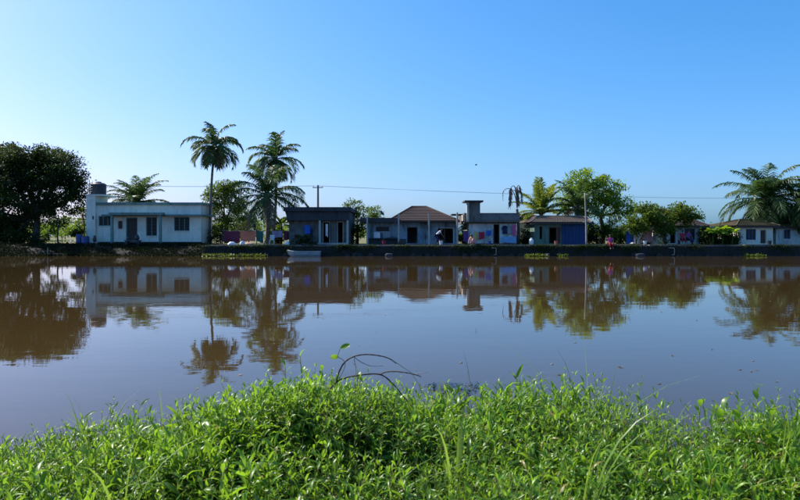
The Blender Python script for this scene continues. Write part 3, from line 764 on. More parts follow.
for k in range(7):   # plank joints of the blue wall
    xx_ = xm + (x1 - xm) * (k + .5) / 7
    bx(h, 'plank', M['deepblue_paint'], xm + .01 + (x1 - xm - .02) * k / 7, xm + (x1 - xm - .02) * (k + 1) / 7 - .015, Y - .055, Y - .033, GZ, zt - .02)
hip_roof(h, x0, x1, Y, Y + 5, zt + .15, Z(215.6, Y), (1.3, .05), M['thatch'], 8, .45)
# cream back building seen to the left of the hut
Y = 68.0; b = thing('cream_building', 'cream building with faded red roof behind the low blue hut', 'building', (X(528, Y), Y, GZ))
shell(b, M['cream_plaster'], X(517, Y), X(540, Y), Y, Y + 5, GZ - .1, Z(219, Y), [(X(526, Y), X(530, Y), Z(229, Y), Z(223, Y))])
window(b, X(526, Y), X(530, Y), Z(229, Y), Z(223, Y), Y, M['dark_wood'], 2, 1)
hip_roof(b, X(517, Y), X(540, Y), Y, Y + 5, Z(219, Y) + .1, Z(214, Y), .8, M['tile'], 6, .3)

# --- house hidden behind the leafy tree on the right
Y = 60.5; h = thing('tree_shaded_house', 'pale house with sloping tile roof half hidden behind a leafy tree', 'house', (X(680, Y), Y, GZ))
x0, x1 = X(655, Y), X(700, Y); zt = Z(226.5, Y)
holes = [(X(684.5, Y), X(695, Y), Z(240, Y), Z(228.5, Y)), (X(670, Y), X(675.5, Y), GZ + .1, Z(228.5, Y))]
shell(h, M['paleblue_plaster'], x0, x1, Y, Y + 6.5, GZ - .1, zt, holes)
window(h, *holes[0], Y, M['blue_wood'], 2, 3, M['white_plaster']); door(h, *holes[1], Y, M['blue_wood'])
hip_roof(h, x0, x1, Y, Y + 6.5, zt + .05, Z(208, Y), (2.6, 2.6), M['tile'], 12, .6)

# --- lean-to shed with pale sheet roof
Y = 61.0; s_ = thing('lean_to_shed', 'small open shed with pale sunlit sheet roof left of the leafy tree', 'shed', (X(636, Y), Y, GZ))
for px in (627.5, 644): 
    for yy_ in (Y, Y + 2):
        bx(s_, 'post', M['pole_wood'], X(px, Y) - .05, X(px, Y) + .05, yy_ - .05, yy_ + .05, GZ - .05, Z(229.5, Y) + (yy_ - Y) * .12)
tile_slope(s_, (X(625.5, Y), Y - .4, Z(230.0, Y)), (X(646, Y), Y - .4, Z(230.0, Y)), (X(646, Y), Y + 2.4, Z(226.0, Y)), (X(625.5, Y), Y + 2.4, Z(226.0, Y)), M['cream_plaster'], 'roof_sheet', 3, .2, .02)
hanging_cloth('tarpaulin', 'dark blue tarpaulin hung under the pale shed roof', 'tarpaulin', X(625, Y), X(633.5, Y), Z(231.5, Y), Z(243, Y), Y - .2, M['cloth_blue'], 12)
hanging_cloth('laundry_cloth', 'rose pink sheet hung right of the blue tarpaulin', 'laundry', X(640.5, Y), X(650, Y), Z(229.5, Y), Z(241, Y), Y - .55, M['cloth_rose'], 13)
hanging_cloth('laundry_cloth', 'small white cloth between the tarpaulin and the rose sheet', 'laundry', X(634.5, Y), X(637, Y), Z(230.5, Y), Z(240, Y), Y - .5, M['cloth_white'], 14)
hanging_cloth('laundry_cloth', 'light grey cloth at the right end past the rose sheet', 'laundry', X(650.8, Y), X(655, Y), Z(231, Y), Z(241, Y), Y - .5, M['cloth_grey'], 15)
ys_ = Y - .52
t = thing('clothesline', 'clothesline strung between two posts beside the pale shed', 'clothesline', (X(645, Y), ys_, GZ))
m = MB(); m.tube(curve((X(633.8, Y), ys_, Z(229.6, Y)), (X(656, Y), ys_, Z(229.8, Y)), (0, 0, -.04), 8), .012, 5); m.build('line', M['rope'], t)
for px in (633.8, 656): m = MB(); m.tube([(X(px, Y), ys_, GZ), (X(px, Y), ys_, Z(229, Y))], .03, 6); m.build('post', M['pole_wood'], t)

# --- two houses under the palms on the right edge
Y = 59.5; h = thing('mossy_roof_house', 'small pale house with mossy tile roof and dark blue window under the palms', 'house', (X(755, Y), Y, GZ))
x0, x1 = X(738.5, Y), X(773, Y); zt = Z(226.5, Y)
holes = [(X(746, Y), X(756, Y), Z(240, Y), Z(229, Y)), (X(760, Y), X(766.5, Y), GZ + .1, Z(229.5, Y))]
shell(h, M['white_plaster'], x0, x1, Y, Y + 6, GZ - .1, zt, holes)
window(h, *holes[0], Y, M['blue_wood'], 3, 3, M['white_plaster']); door(h, *holes[1], Y, M['cream_plaster'], M['dark_wood'])
hip_roof(h, x0, x1, Y, Y + 6, zt + .05, Z(219, Y), (2.2, .1), M['mossy_tile'], 10, .45)
Y = 60.4; h = thing('edge_house', 'bluish white house with narrow double window at the right edge', 'house', (X(800, Y), Y, GZ))
x0, x1 = X(776, Y), X(835, Y); zt = Z(227.5, Y)
holes = [(X(784, Y), X(790.5, Y), Z(239, Y), Z(229.5, Y)), (X(806, Y), X(814, Y), GZ + .1, Z(229.5, Y))]
shell(h, M['paleblue_plaster'], x0, x1, Y, Y + 6, GZ - .1, zt, holes)
window(h, *holes[0], Y, M['blue_wood'], 2, 2, M['white_plaster']); door(h, *holes[1], Y, M['blue_wood'], M['dark_wood'])
hip_roof(h, x0, x1, Y, Y + 6, zt + .05, Z(219.5, Y), (.1, 2.2), M['mossy_tile'], 10, .4)

# ------------------------------------------------------------------ poles and wires
def power_pole(label, x, y, ztop):
    t = thing('utility_pole', label, 'utility pole', (x, y, GZ), 'utility poles')
    m = MB(); m.tube([(x, y, GZ - .3), (x, y, ztop)], [.17, .11], 8); m.build('shaft', M['pole_concrete'], t)
    ca = MB(); ca.box(x - .62, x + .62, y - .19, y - .112, ztop - .34, ztop - .24); c = ca.build('crossarm', M['pole_concrete'], t)
    for dx in (-.55, .55):
        m = MB(); m.lathe(x + dx, y - .15, [(.03, ztop - .24), (.06, ztop - .2), (.035, ztop - .16), (.06, ztop - .12), (.03, ztop - .06)], 8); m.build('insulator', M['white_plastic'], c)
    return (x, y - .15, ztop - .08)
P0 = power_pole('utility pole far left behind the dark tree', X(-45, 70), 70.0, 8.0)
P1 = power_pole('dark utility pole rising behind the grey cement house', X(318, 75), 75.0, Z(185.2, 75))
P2 = power_pole('utility pole behind the palms at the right edge', X(772, 105), 105.0, Z(198, 105))
wr = [(P0, P1, 'nearest pole run on the left'), (P1, P2, 'long run on the right')]
def wire(label, a, b, sag):
    m = MB(); m.tube(curve(a, b, (0, 0, -sag), 25), .011, 5); tag(m.build('overhead_wire', M['wire']), label, 'wire', 'overhead wires')
for dx, dz, nm in ((-.55, 0, 'upper'), (.55, 0, 'second')):
    o = lambda p: (p[0] + dx, p[1], p[2] + dz)
    wire(f'{nm} overhead wire left of the pole behind the cement house', o(P0), o(P1), .25 if dx < 0 else .32)
    wire(f'{nm} overhead wire crossing the sky right of the cement house', o(P1), o(P2), .35 if dx < 0 else .45)
# bleached pole on the bank
Y = 56.9; t = thing('bleached_pole', 'thin bleached wooden pole standing on the wall before the blue hut', 'pole', (X(586, Y), Y, GZ - .01))
m = MB(); m.tube(curve((X(586.3, Y), Y, GZ - .1), (X(584.8, Y), Y, Z(193, Y)), (.04, 0, 0), 10), np.linspace(.085, .06, 10), 8); m.build('shaft', M['pole_wood'], t, smooth=True)
m = MB(); m.tube([(X(585, Y), Y - .02, Z(196, Y)), (X(585, Y) + .22, Y - .1, Z(196, Y) + .05)], .02, 5); m.build('hook', M['steel'], t)

# bird in the sky
Y = 90.0; c = np.array([X(476, Y), Y, Z(165, Y)])
t = thing('bird', 'tiny dark bird flying in the blue sky', 'bird', tuple(c))
m = MB(); m.tube([c + (-.18, 0, .02), c + (-.1, 0, .0), c, c + (.12, 0, .01), c + (.17, 0, .04), c + (.22, 0, .03)], [.02, .05, .065, .045, .04, .008], 8); m.build('body', M['black_plastic'], t, smooth=True)
for s in (-1, 1):
    m = MB(); G = np.array([[c + (.08, 0, .03), c + (-.08, 0, .03)], [c + (.1, s * .2, .14), c + (-.06, s * .2, .12)], [c + (.02, s * .45, .1), c + (-.06, s * .45, .09)]]); m.grid(G); m.grid((G - np.array([0, 0, .012]))[:, ::-1]); m.build('wing', M['black_plastic'], t)

# ------------------------------------------------------------------ boat
Y = 55.25; xa, xb = X(288, Y), X(320.5, Y)
bt = thing('punt_boat', 'pale grey flat-ended punt with yellow bow moored along the wall', 'boat', ((xa + xb) / 2, Y, -.08))
k = 16; P = np.zeros((k, 9, 3)); s = np.linspace(0, 1, k)
for i, u in enumerate(s):
    w = .48 * min(1, (u / .22 + .12)) ** .6 * (1 - .18 * max(0, u - .7) / .3); keel = -.10 + .30 * max(0, 1 - u / .25) ** 2 + .08 * max(0, (u - .85) / .15) ** 2
    gun = .40 + .12 * max(0, 1 - u / .3) ** 1.5
    x_ = xa + (xb - xa) * u
    for j, a in enumerate(np.linspace(-1, 1, 9)):
        sx = math.copysign(min(1, abs(a) * 1.5), a); zz_ = keel + (gun - keel) * max(0, (abs(a) - .55) / .45) ** .9
        P[i, j] = (x_, Y + w * sx * (.82 + .18 * max(0, abs(a) - .5) * 2), zz_)
Q = P.copy(); Q[:, :, 2] += .035; Q[:, :, 1] = Y + (Q[:, :, 1] - Y) * .93
m = MB(); m.grid(P[:, ::-1]); m.grid(Q); m.grid(np.array([P[:, 0], Q[:, 0]])); m.grid(np.array([Q[:, -1], P[:, -1]])); m.grid(np.array([P[-1], Q[-1]])); m.grid(np.array([P[0], Q[0]]))
m.add([*P[-1]], [tuple(range(9))]); m.add([*P[0]], [tuple(range(8, -1, -1))])
m.build('hull', M['hull'], bt, smooth=False)
for e in (0, -1):
    m = MB(); m.tube(P[:, e] + np.array([0, 0, .02]), .03, 6); m.build('gunwale', M['hull'], bt)
m = MB(); m.box(xa - .10, xa + .16, Y - .13, Y + .13, .40, .56); m.build('bow_block', M['yellow'], bt)
for u in (.35, .6, .85):
    x_ = xa + (xb - xa) * u; bx(bt, 'thwart', M['pole_wood'], x_ - .11, x_ + .11, Y - .40, Y + .40, .27, .31)

# ------------------------------------------------------------------ small things on the bank
def drum(label, px, Y, r, hgt, mat, zb=None):
    zb = GZ if zb is None else zb; x = X(px, Y); t = thing('drum', label, 'drum', (x, Y, zb))
    pr = [(r * .94, zb), (r, zb + .03)]
    for q in (.33, .66): pr += [(r, zb + hgt * q - .03), (r * 1.05, zb + hgt * q), (r, zb + hgt * q + .03)]
    pr += [(r, zb + hgt - .03), (r * .95, zb + hgt)]
    m = MB(); m.lathe(x, Y, pr, 16); m.build('drum_body', mat, t)
    m = MB(); m.lathe(x, Y, [(r * .97, zb + hgt + .001), (r * .97, zb + hgt + .05), (r * .85, zb + hgt + .06)], 16); m.build('lid', M['black_plastic'], t)
    return t
drum('blue plastic drum with a shrub behind it left of the white house', 79.3, 58.9, .30, .95, M['blue_plastic'])
drum('dark blue drum standing right beside the tower of the white house', 85.5, 58.6, .34, .72, M['blue_plastic'])
Y = 58.6; x = X(94.6, Y); t = thing('urn', 'dark tall urn on a pale block before the tower', 'urn', (x, Y, GZ))
m = MB(); m.lathe(x, Y, [(.10, GZ + .24), (.15, GZ + .36), (.17, GZ + .52), (.11, GZ + .70), (.09, GZ + .78), (.13, GZ + .84)], 12); m.build('vessel', M['black_plastic'], t, smooth=True)
bx(t, 'block', M['pale_cement'], x - .3, x + .3, Y - .2, Y + .2, GZ - .03, GZ + .238)
# wash slab with pots
Y = 58.2; x = X(133, Y); t = thing('wash_slab', 'low pale washing slab on legs before the white house door', 'slab', (x, Y, GZ))
bx(t, 'slab_top', M['grey_cement'], x - .7, x + .7, Y - .3, Y + .3, GZ + .34, GZ + .42)
for dx in (-.55, .55): bx(t, 'leg', M['dark_cement'], x + dx - .1, x + dx + .1, Y - .25, Y + .25, GZ - .02, GZ + .338)
def pot(label, x, y, z, r, hgt, mat):
    m = MB(); m.lathe(x, y, [(r * .6, z), (r * .95, z + hgt * .25), (r, z + hgt * .45), (r * .7, z + hgt * .75), (r * .5, z + hgt * .85), (r * .65, z + hgt)], 14)
    tag(m.build('cooking_pot', mat, smooth=True), label, 'pot', 'pots')
pot('round dark pot on the left end of the washing slab', x - .42, Y, GZ + .423, .2, .34, M['black_plastic'])
pot('taller dark pot on the right end of the washing slab', x + .38, Y, GZ + .423, .22, .5, M['black_plastic'])
# white jerrycan before the blue hut
Y = 57.6; x = X(531.3, Y); t = thing('jerrycan', 'white plastic jerrycan on the path left of the blue hut', 'jerrycan', (x, Y, GZ))
m = MB(); m.lathe(x, Y, [(.20, GZ), (.22, GZ + .04), (.22, GZ + .42), (.18, GZ + .5), (.07, GZ + .55), (.07, GZ + .6)], 14); m.build('can', M['white_plastic'], t, smooth=True)
m = MB(); m.tube([(x - .12, Y, GZ + .5), (x - .12, Y, GZ + .62), (x + .1, Y, GZ + .62), (x + .12, Y, GZ + .5)], .02, 5); m.build('handle', M['white_plastic'], t)
# plastic chair
def plastic_chair(label, px, Y, rot=0):
    x = X(px, Y); t = thing('plastic_chair', label, 'chair', (x, Y, GZ)); t.rotation_euler.z = 0
    bx(t, 'seat', M['white_plastic'], x - .22, x + .22, Y - .22, Y + .22, GZ + .42, GZ + .45)
    m = MB(); 
    for q in range(5): m.box(x - .20 + q * .085, x - .20 + q * .085 + .06, Y + .19, Y + .22, GZ + .45, GZ + .85)
    m.box(x - .22, x + .22, Y + .185, Y + .225, GZ + .83, GZ + .9); m.build('backrest', M['white_plastic'], t)
    for dx in (-.2, .2):
        for dy in (-.2, .2): bx(t, 'leg', M['white_plastic'], x + dx - .02, x + dx + .02, Y + dy - .02, Y + dy + .02, GZ - .02, GZ + .42)
        bx(t, 'armrest', M['white_plastic'], x + dx * 1.1 - .025, x + dx * 1.1 + .025, Y - .2, Y + .19, GZ + .63, GZ + .66)
plastic_chair('white plastic chair by the trunk of the big low palm', 271.8, 58.5)
# bundles under the palms
def bundle(label, px, Y, r, hgt, mat, seed):
    rr = np.random.default_rng(seed); x = X(px, Y); P = np.zeros((7, 15, 3))
    for i, v in enumerate(np.linspace(0, 1, 7)):
        for j in range(15):
            a = 2 * math.pi * (j % 14) / 14; rad = r * math.cos(v * 1.4) ** .6 * (1 + .16 * math.sin(3 * a + seed) + .08 * math.sin(7 * a + v * 4))
            P[i, j] = (x + rad * math.cos(a) * 1.25, Y + rad * math.sin(a), GZ - .01 + hgt * v)
    m = MB(); m.grid(P); m.add(P[0, :14], [tuple(range(13, -1, -1))]); m.add(P[-1, :14], [tuple(range(14))])
    tag(m.build('cloth_bundle', mat, smooth=True), label, 'bundle', 'bundles on the bank')
bundle('white cloth bundle below the maroon cloth between the palms', 231.5, 57.7, .32, .28, M['cloth_white'], 1)
bundle('small white sack below the left edge of the salmon cloth', 242.5, 57.7, .2, .35, M['cloth_white'], 2)
bundle('pale peach bundle below the salmon cloth', 249, 57.7, .32, .22, M['cloth_peach'], 3)
bundle('white bundle below the second maroon cloth', 287.5, 57.6, .18, .35, M['cloth_white'], 4)
# clotheslines between the palms
Yl = 59.6; t = thing('clothesline', 'long clothesline with wooden posts strung between the palm trunks', 'clothesline', (X(258, Yl), Yl, GZ))
pts = [(X(px, Yl), Yl, Z(230.2, Yl)) for px in (222, 256.5, 293)]
m = MB()
for a, b in zip(pts[:-1], pts[1:]): m.tube(curve(a, b, (0, 0, -.06), 8), .012, 5)
m.build('line', M['rope'], t)
for p in pts: m = MB(); m.tube([(p[0], p[1] + .06, GZ - .1), (p[0], p[1] + .06, p[2] + .1)], .04, 6); m.build('post', M['dark_wood'], t)
for nm, a, b, zt_, zb_, mt, sd_, lab in (('laundry_cloth', 224, 239.3, 230.8, 242, 'cloth_maroon', 21, 'large maroon cloth on the line right of the tall palm'),
        ('laundry_cloth', 240, 255.8, 230.8, 241.5, 'cloth_salmon', 22, 'salmon orange sheet on the line between the palms'),
        ('laundry_cloth', 257, 263, 230.8, 242, 'cloth_teal', 23, 'dark teal cloth just right of the salmon sheet'),
        ('laundry_cloth', 272, 282.5, 230.6, 237.5, 'cloth_lavender', 24, 'pale lavender cloth right of the big low palm trunk'),
        ('laundry_cloth', 283.5, 291.5, 230.6, 239.5, 'cloth_maroon', 25, 'maroon cloth at the right end of the line by the cement house')):
    hanging_cloth(nm, lab, 'laundry', X(a, Yl), X(b, Yl), Z(zt_, Yl), Z(zb_, Yl), Yl, M[mt], sd_, 'laundry between the palms')
# washing stones at the foot of the wall, buckets and firewood on the path
for px, w_, lab in ((389, .34, 'flat washing stone at the wall foot below the blue house'), (640, .4, 'flat washing stone at the wall foot below the pale shed'), (547, .26, 'small washing stone at the wall foot below the blue hut door')):
    x = X(px, 55.5); m = MB(); P = []
    for q, (sc_, zz_) in enumerate(((1.0, -.3), (1.05, .1), (.95, .2), (.7, .235))):
        P.append([(x + w_ * sc_ * math.copysign(abs(math.cos(a_)) ** .6, math.cos(a_)), 55.55 + .28 * sc_ * math.copysign(abs(math.sin(a_)) ** .6, math.sin(a_)), zz_ + .02 * math.sin(3 * a_ + px)) for a_ in np.linspace(0, 2 * math.pi, 17)])
    P = np.array(P); m.grid(P); m.add(P[-1, :16], [tuple(range(16))]); tag(m.build('washing_stone', M['dark_cement']), lab, 'stone', 'washing stones')
def bucket(label, px, Y, r, hgt, mat):
    x = X(px, Y); t = thing('bucket', label, 'bucket', (x, Y, GZ), 'buckets on the path')
    m = MB(); m.lathe(x, Y, [(r * .72, GZ), (r, GZ + hgt), (r * 1.06, GZ + hgt), (r * 1.06, GZ + hgt + .02), (r * .92, GZ + hgt + .02), (r * .66, GZ + .03)], 14); m.build('pail', mat, t)
    m = MB(); m.tube([(x + r * math.cos(a_), Y, GZ + hgt + .005 + .9 * r * math.sin(a_)) for a_ in np.linspace(0, math.pi, 9)], .012, 5); m.build('handle', M['steel'], t)
bucket('red bucket on the path below the dish antenna', 384, 57.3, .17, .32, M['cloth_red'])
bucket('white bucket by the white-shirted person', 441, 57.6, .18, .34, M['white_plastic'])
bucket('blue bucket left of the tower house doorway', 489.5, 57.4, .18, .32, M['blue_plastic'])
bucket('orange bucket before the blue hut door', 556, 57.3, .16, .30, M['cloth_salmon'])
bucket('white bucket below the rose pink sheet', 645, 57.3, .17, .32, M['white_plastic'])
bucket('dark bucket before the mossy-roofed house door', 769.5, 57.6, .19, .34, M['black_plastic'])
t = thing('firewood_stack', 'low stack of firewood logs before the blue house left bay', 'firewood', (X(402, 58.4), 58.4, GZ)); rr_ = np.random.default_rng(8)
for lay in range(4):
    for q in range(7 - lay):
        x = X(402, 58.4) + (q - (6 - lay) / 2) * .125; r_ = .058 + rr_.uniform(-.008, .006); m = MB(); m.tube([(x, 58.1 + rr_.uniform(-.06, .06), GZ + .06 + lay * .105), (x + rr_.uniform(-.02, .02), 58.85, GZ + .06 + lay * .105)], [r_, r_ * .9], 7); m.build('log', M['bark'], t)
# outlet pipes with elbows on the wall
for px, lab in ((494.8, 'pale bent outlet pipe on the wall below the tower house door'), (673.0, 'pale bent outlet pipe on the wall below the leafy tree')):
    x = X(px, 55.8); t = thing('outlet_pipe', lab, 'pipe', (x, YB - .15, .1))
    m = MB(); m.tube([(x - .28, YB + .0, .72), (x - .28, YB - .18, .72), (x - .22, YB - .22, .72), (x + .08, YB - .22, .72), (x + .12, YB - .22, .68), (x + .12, YB - .22, .16)], .04, 8); m.build('pipe', M['pole_wood'], t)
    m = MB(); m.tube([(x + .12, YB - .22, .20), (x + .12, YB - .22, .12), (x - .12, YB - .22, .12)], .04, 8); m.build('outlet', M['pole_wood'], t)
# stakes in the left bank
for i, (px, py, lab) in enumerate(((47.5, 247, 'thin stake in the water edge below the dark tree'), (62, 241, 'short stake on the bank in the gap beside the dark tree'))):
    Y = 56.0 if i == 0 else 58.5; zb = -.2 if i == 0 else GZ - .1
    m = MB(); m.tube([(X(px, Y), Y, zb), (X(px, Y) + .03, Y, zb + .95)], [.04, .03], 6); m.tube([(X(px, Y) + .02, Y, zb + .7), (X(px, Y) + .1, Y - .02, zb + .78)], .015, 5); tag(m.build('stake', M['pole_wood']), lab, 'stake')

# ------------------------------------------------------------------ people (small figures on the far bank)
def person(label, loc, yaw, J, top, bottom, hair_long=False):
    """J: joints in metres (x right, y forward, z up) relative to loc"""
    root = thing('person', label, 'person', loc); root.rotation_euler.z = yaw
    def skin(name, mat, verts, edges, radii, parent, lev=1):
        me = bpy.data.meshes.new(name); me.from_pydata(verts, edges, []); o = bpy.data.objects.new(name, me); COL.objects.link(o); o.parent = parent
        o.modifiers.new('skin', 'SKIN').use_smooth_shade = True
        for i, r_ in enumerate(radii): me.skin_vertices[0].data[i].radius = (r_, r_) if np.isscalar(r_) else r_
        me.skin_vertices[0].data[0].use_root = True
        ss = o.modifiers.new('sub', 'SUBSURF'); ss.levels = lev; ss.render_levels = lev
        me.materials.append(mat); ORG[o.name] = tuple(loc); return o
    g = {k: np.array(v, float) for k, v in J.items()}
    V, E, Rr, idx = [], [], [], {}
    def add(nm, p, r_, prev=None):
        V.append(tuple(p)); Rr.append(r_); idx[nm] = len(V) - 1
        if prev: E.append((idx[prev], idx[nm]))
    add('pelvis', g['pelvis'], (.15, .11)); add('waist', g['pelvis'] * .55 + g['chest'] * .45, (.13, .10), 'pelvis'); add('chest', g['chest'], (.16, .11), 'waist')
    add('neck', g['neck'], .055, 'chest')
    hd = g['head'] - g['neck']; hd /= np.linalg.norm(hd); fw = np.array(J.get('look', (0, 1, 0)), float)
    add('jaw', g['neck'] + hd * .07 + fw * .02, .062, 'neck'); add('face', g['head'], (.078, .09), 'jaw'); add('crown', g['head'] + hd * .09, .06, 'face')
    add('nose', g['head'] + fw * .105 - hd * .02, .014, 'face')
    for s in ('l', 'r'):
        add('sh' + s, g['sh' + s], .058, 'chest'); add('el' + s, g['el' + s], .04, 'sh' + s); add('wr' + s, g['wr' + s], .028, 'el' + s)
        hv = g['wr' + s] - g['el' + s]; hv /= np.linalg.norm(hv); sv = np.cross(hv, [0.3, .2, 1.0]); sv /= np.linalg.norm(sv); cv = np.cross(sv, hv)
        add('pa' + s, g['wr' + s] + hv * .07, (.038, .018), 'wr' + s)
        for q, (off, ln) in enumerate(((-.03, .065), (-.011, .08), (.01, .075), (.029, .06))):
            b = g['wr' + s] + hv * .10 + sv * off
            add(f'fa{q}{s}', b + hv * ln * .5, .009, 'pa' + s); add(f'fb{q}{s}', b + hv * ln - cv * .02, .008, f'fa{q}{s}')
        add('ta' + s, g['wr' + s] + hv * .05 + sv * -.05, .01, 'wr' + s); add('tb' + s, g['wr' + s] + hv * .09 + sv * -.065, .009, 'ta' + s)
        add('hi' + s, g['hi' + s], .095, 'pelvis'); add('kn' + s, g['kn' + s], .06, 'hi' + s); add('an' + s, g['an' + s], .04, 'kn' + s)
        add('to' + s, g['an' + s] + np.array(J.get('toe', (0, .16, -.05))), (.04, .025), 'an' + s)
    skin('body', M['skin'], V, E, Rr, root)
    # clothing follows the same joints, a little larger, ending at sleeves and hems
    sv_, se, sr = [], [], []
    def ad2(p, r_, prev=None):
        sv_.append(tuple(p)); sr.append(r_)
        if prev is not None: se.append((prev, len(sv_) - 1))
        return len(sv_) - 1
    a = ad2(g['pelvis'], (.175, .135)); b = ad2(g['pelvis'] * .55 + g['chest'] * .45, (.155, .125), a); c = ad2(g['chest'], (.18, .13), b); ad2(g['chest'] * .35 + g['neck'] * .65, .08, c)
    for s in ('l', 'r'):
        q = ad2(g['sh' + s], .078, c); ad2(g['sh' + s] * .3 + g['el' + s] * .7, .064, q)
    skin('shirt', top, sv_, se, sr, root)
    sv_, se, sr = [], [], []
    a = ad2(g['pelvis'] + np.array([0, 0, .02]), (.18, .14))
    for s in ('l', 'r'):
        q = ad2(g['hi' + s], .125, a); q = ad2(g['kn' + s], .095, q); ad2(g['kn' + s] * .25 + g['an' + s] * .75, .085, q)
    skin('lower_garment', bottom, sv_, se, sr, root)
    m = MB(); c = np.array(loc) + g['head'] + hd * .055 - fw * .02; P = np.zeros((6, 13, 3))
    for i, v in enumerate(np.linspace(-.35, 1.5, 6)):
        for j in range(13):
            t_ = 2 * math.pi * j / 12; rad = .098 * math.cos(v); P[i, j] = c + np.array([rad * math.cos(t_), rad * math.sin(t_) - .01, .098 * math.sin(v)])
    m.grid(P)
    if hair_long: m.tube([c + (0, -.07, -.03), c + (0, -.11, -.10), c + (0, -.10, -.2)], [.05, .05, .02], 8)
    m.build('hair', M['hair'], root, smooth=True)
    for s in (-1, 1):
        m = MB(); e = np.array(loc) + g['head'] + fw * .085 + np.cross(fw, hd) * s * .032; m.lathe(e[0], e[1], [(.003, e[2] - .011), (.011, e[2]), (.003, e[2] + .011)], 8); m.build('eye', M['eye'], root)
    return root
sit = dict(pelvis=(0, 0, .12), chest=(0, .04, .50), neck=(0, .06, .66), head=(0, .09, .80), shl=(-.19, .04, .60), shr=(.19, .04, .60), ell=(-.25, .12, .34), elr=(.25, .12, .34),
           wrl=(-.15, .32, .22), wrr=(.15, .32, .22), hil=(-.10, .02, .11), hir=(.10, .02, .11), knl=(-.12, .44, .12), knr=(.12, .44, .12), anl=(-.12, .50, -.30), anr=(.12, .50, -.30))
squat = dict(pelvis=(0, -.12, .26), chest=(0, .10, .60), neck=(0, .20, .73), head=(0, .27, .85), shl=(-.19, .12, .68), shr=(.19, .12, .68), ell=(-.24, .34, .46), elr=(.24, .34, .46),
             wrl=(-.14, .50, .25), wrr=(.14, .50, .25), hil=(-.10, -.10, .25), hir=(.10, -.10, .25), knl=(-.17, .30, .50), knr=(.17, .30, .50), anl=(-.13, .02, .08), anr=(.13, .02, .08))
bend = dict(pelvis=(0, -.15, .88), chest=(0, .15, 1.18), neck=(0, .28, 1.30), head=(0, .36, 1.42), shl=(-.19, .18, 1.24), shr=(.19, .18, 1.24), ell=(-.22, .34, 1.0), elr=(.22, .30, 1.0),
            wrl=(-.16, .48, .78), wrr=(.18, .46, .76), hil=(-.10, -.14, .86), hir=(.10, -.14, .86), knl=(-.11, .04, .47), knr=(.12, -.08, .47), anl=(-.11, .02, .08), anr=(.12, -.22, .08))
person('person in bright pink sitting on the wall edge right of the bleached pole', (X(610.3, YB), YB + .12, .99), math.pi, sit, M['cloth_magenta'], M['cloth_darkred'], True)
person('person in white shirt bending forward before the dark opening of the blue house', (X(438, 58.2), 58.2, GZ), math.pi / 2 + math.pi, bend, M['cloth_white'], M['cloth_navy'])
person('person in peach clothes squatting on the wall edge below the tower house', (X(473.5, YB), YB + .22, .99), math.pi * .75, squat, M['cloth_peach'], M['cloth_rose'], True)
# a low bench for the two seated before the shaded house
Y = 58.0; t = thing('bench', 'low dark wooden bench before the tree-shaded house', 'bench', (X(686, Y), Y, GZ))
bx(t, 'seat', M['dark_wood'], X(678, Y), X(693, Y), Y - .2, Y + .2, GZ + .36, GZ + .41)
for px in (679, 692): bx(t, 'leg', M['dark_wood'], X(px, Y) - .04, X(px, Y) + .04, Y - .16, Y + .16, GZ - .02, GZ + .359)
person('person in dark red sitting on the left of the low bench', (X(682.5, Y), Y + .02, GZ + .41), math.pi * .95, sit, M['cloth_red'], M['cloth_darkred'], True)
person('person in purple sitting on the right of the low bench', (X(688.3, Y), Y + .02, GZ + .41), math.pi * 1.08, sit, M['cloth_purple'], M['cloth_navy'])

# ------------------------------------------------------------------ trees on the far bank
def lobe(px, py, Y, rx, rz, ry=None, dy=0):
    """crown lobe from its photo position: radii in photo pixels"""
    k = Y / FPX; return (X(px, Y + dy), Y + dy, Z(py, Y + dy), rx * k, (ry if ry else rx) * k, rz * k)
Y = 63.0
broadleaf('broadleaf_tree', 'big dark spreading tree at the left edge of the water', (X(34, Y), Y, GZ),
          [lobe(22, 172, Y, 30, 24), lobe(58, 176, Y, 26, 24), lobe(6, 160, Y, 18, 13), lobe(62, 163, Y, 18, 14), lobe(30, 156, Y, 24, 11), lobe(76, 182, Y, 12, 16), lobe(40, 165, Y, 26, 20, dy=1), lobe(2, 180, Y, 24, 26), lobe(72, 196, Y, 15, 18), lobe(20, 205, Y, 30, 24), lobe(50, 208, Y, 16, 16), lobe(-12, 205, Y, 24, 30),
           lobe(0, 226, Y, 24, 18, 18), lobe(20, 224, Y, 20, 16, 14), lobe(-20, 232, Y, 20, 14, 14), lobe(8, 238, Y - 1, 22, 7, 10), lobe(80, 190, Y, 8, 8)], M['leaf_dark'], 101, .24, 60, .62, 1.0, .42, (X(36, Y), Y, Z(213, Y)), hollow=.3)
Y = 68
broadleaf('broadleaf_tree', 'tall ragged tree crown behind the big dark tree at the left edge', (X(-8, Y), Y, GZ), [lobe(-6, 160, Y, 22, 18), lobe(8, 152, Y, 13, 9), lobe(-20, 180, Y, 26, 24)], M['leaf_dark'], 102, .26, 50, .6, .9, .35)
Y = 61.5
broadleaf('small_tree', 'thin young tree in the bright gap left of the white house', (X(59, Y), Y, GZ), [lobe(56, 225, Y, 8, 4), lobe(62, 220, Y, 9, 4), lobe(53, 230, Y, 6, 3)], M['leaf_mid'], 103, .2, 26, .35, .8, .09, (X(59.5, Y), Y, Z(224, Y)))
Y = 66
broadleaf('small_tree', 'slender tree against the bright sky beside the tank tower', (X(82.5, Y), Y, GZ), [lobe(83, 216, Y, 6, 8), lobe(85, 226, Y, 5, 5), lobe(79, 210, Y, 6, 5)], M['leaf_mid'], 104, .18, 24, .3, .8, .08, (X(82, Y), Y, Z(214, Y)))
Y = 59.2
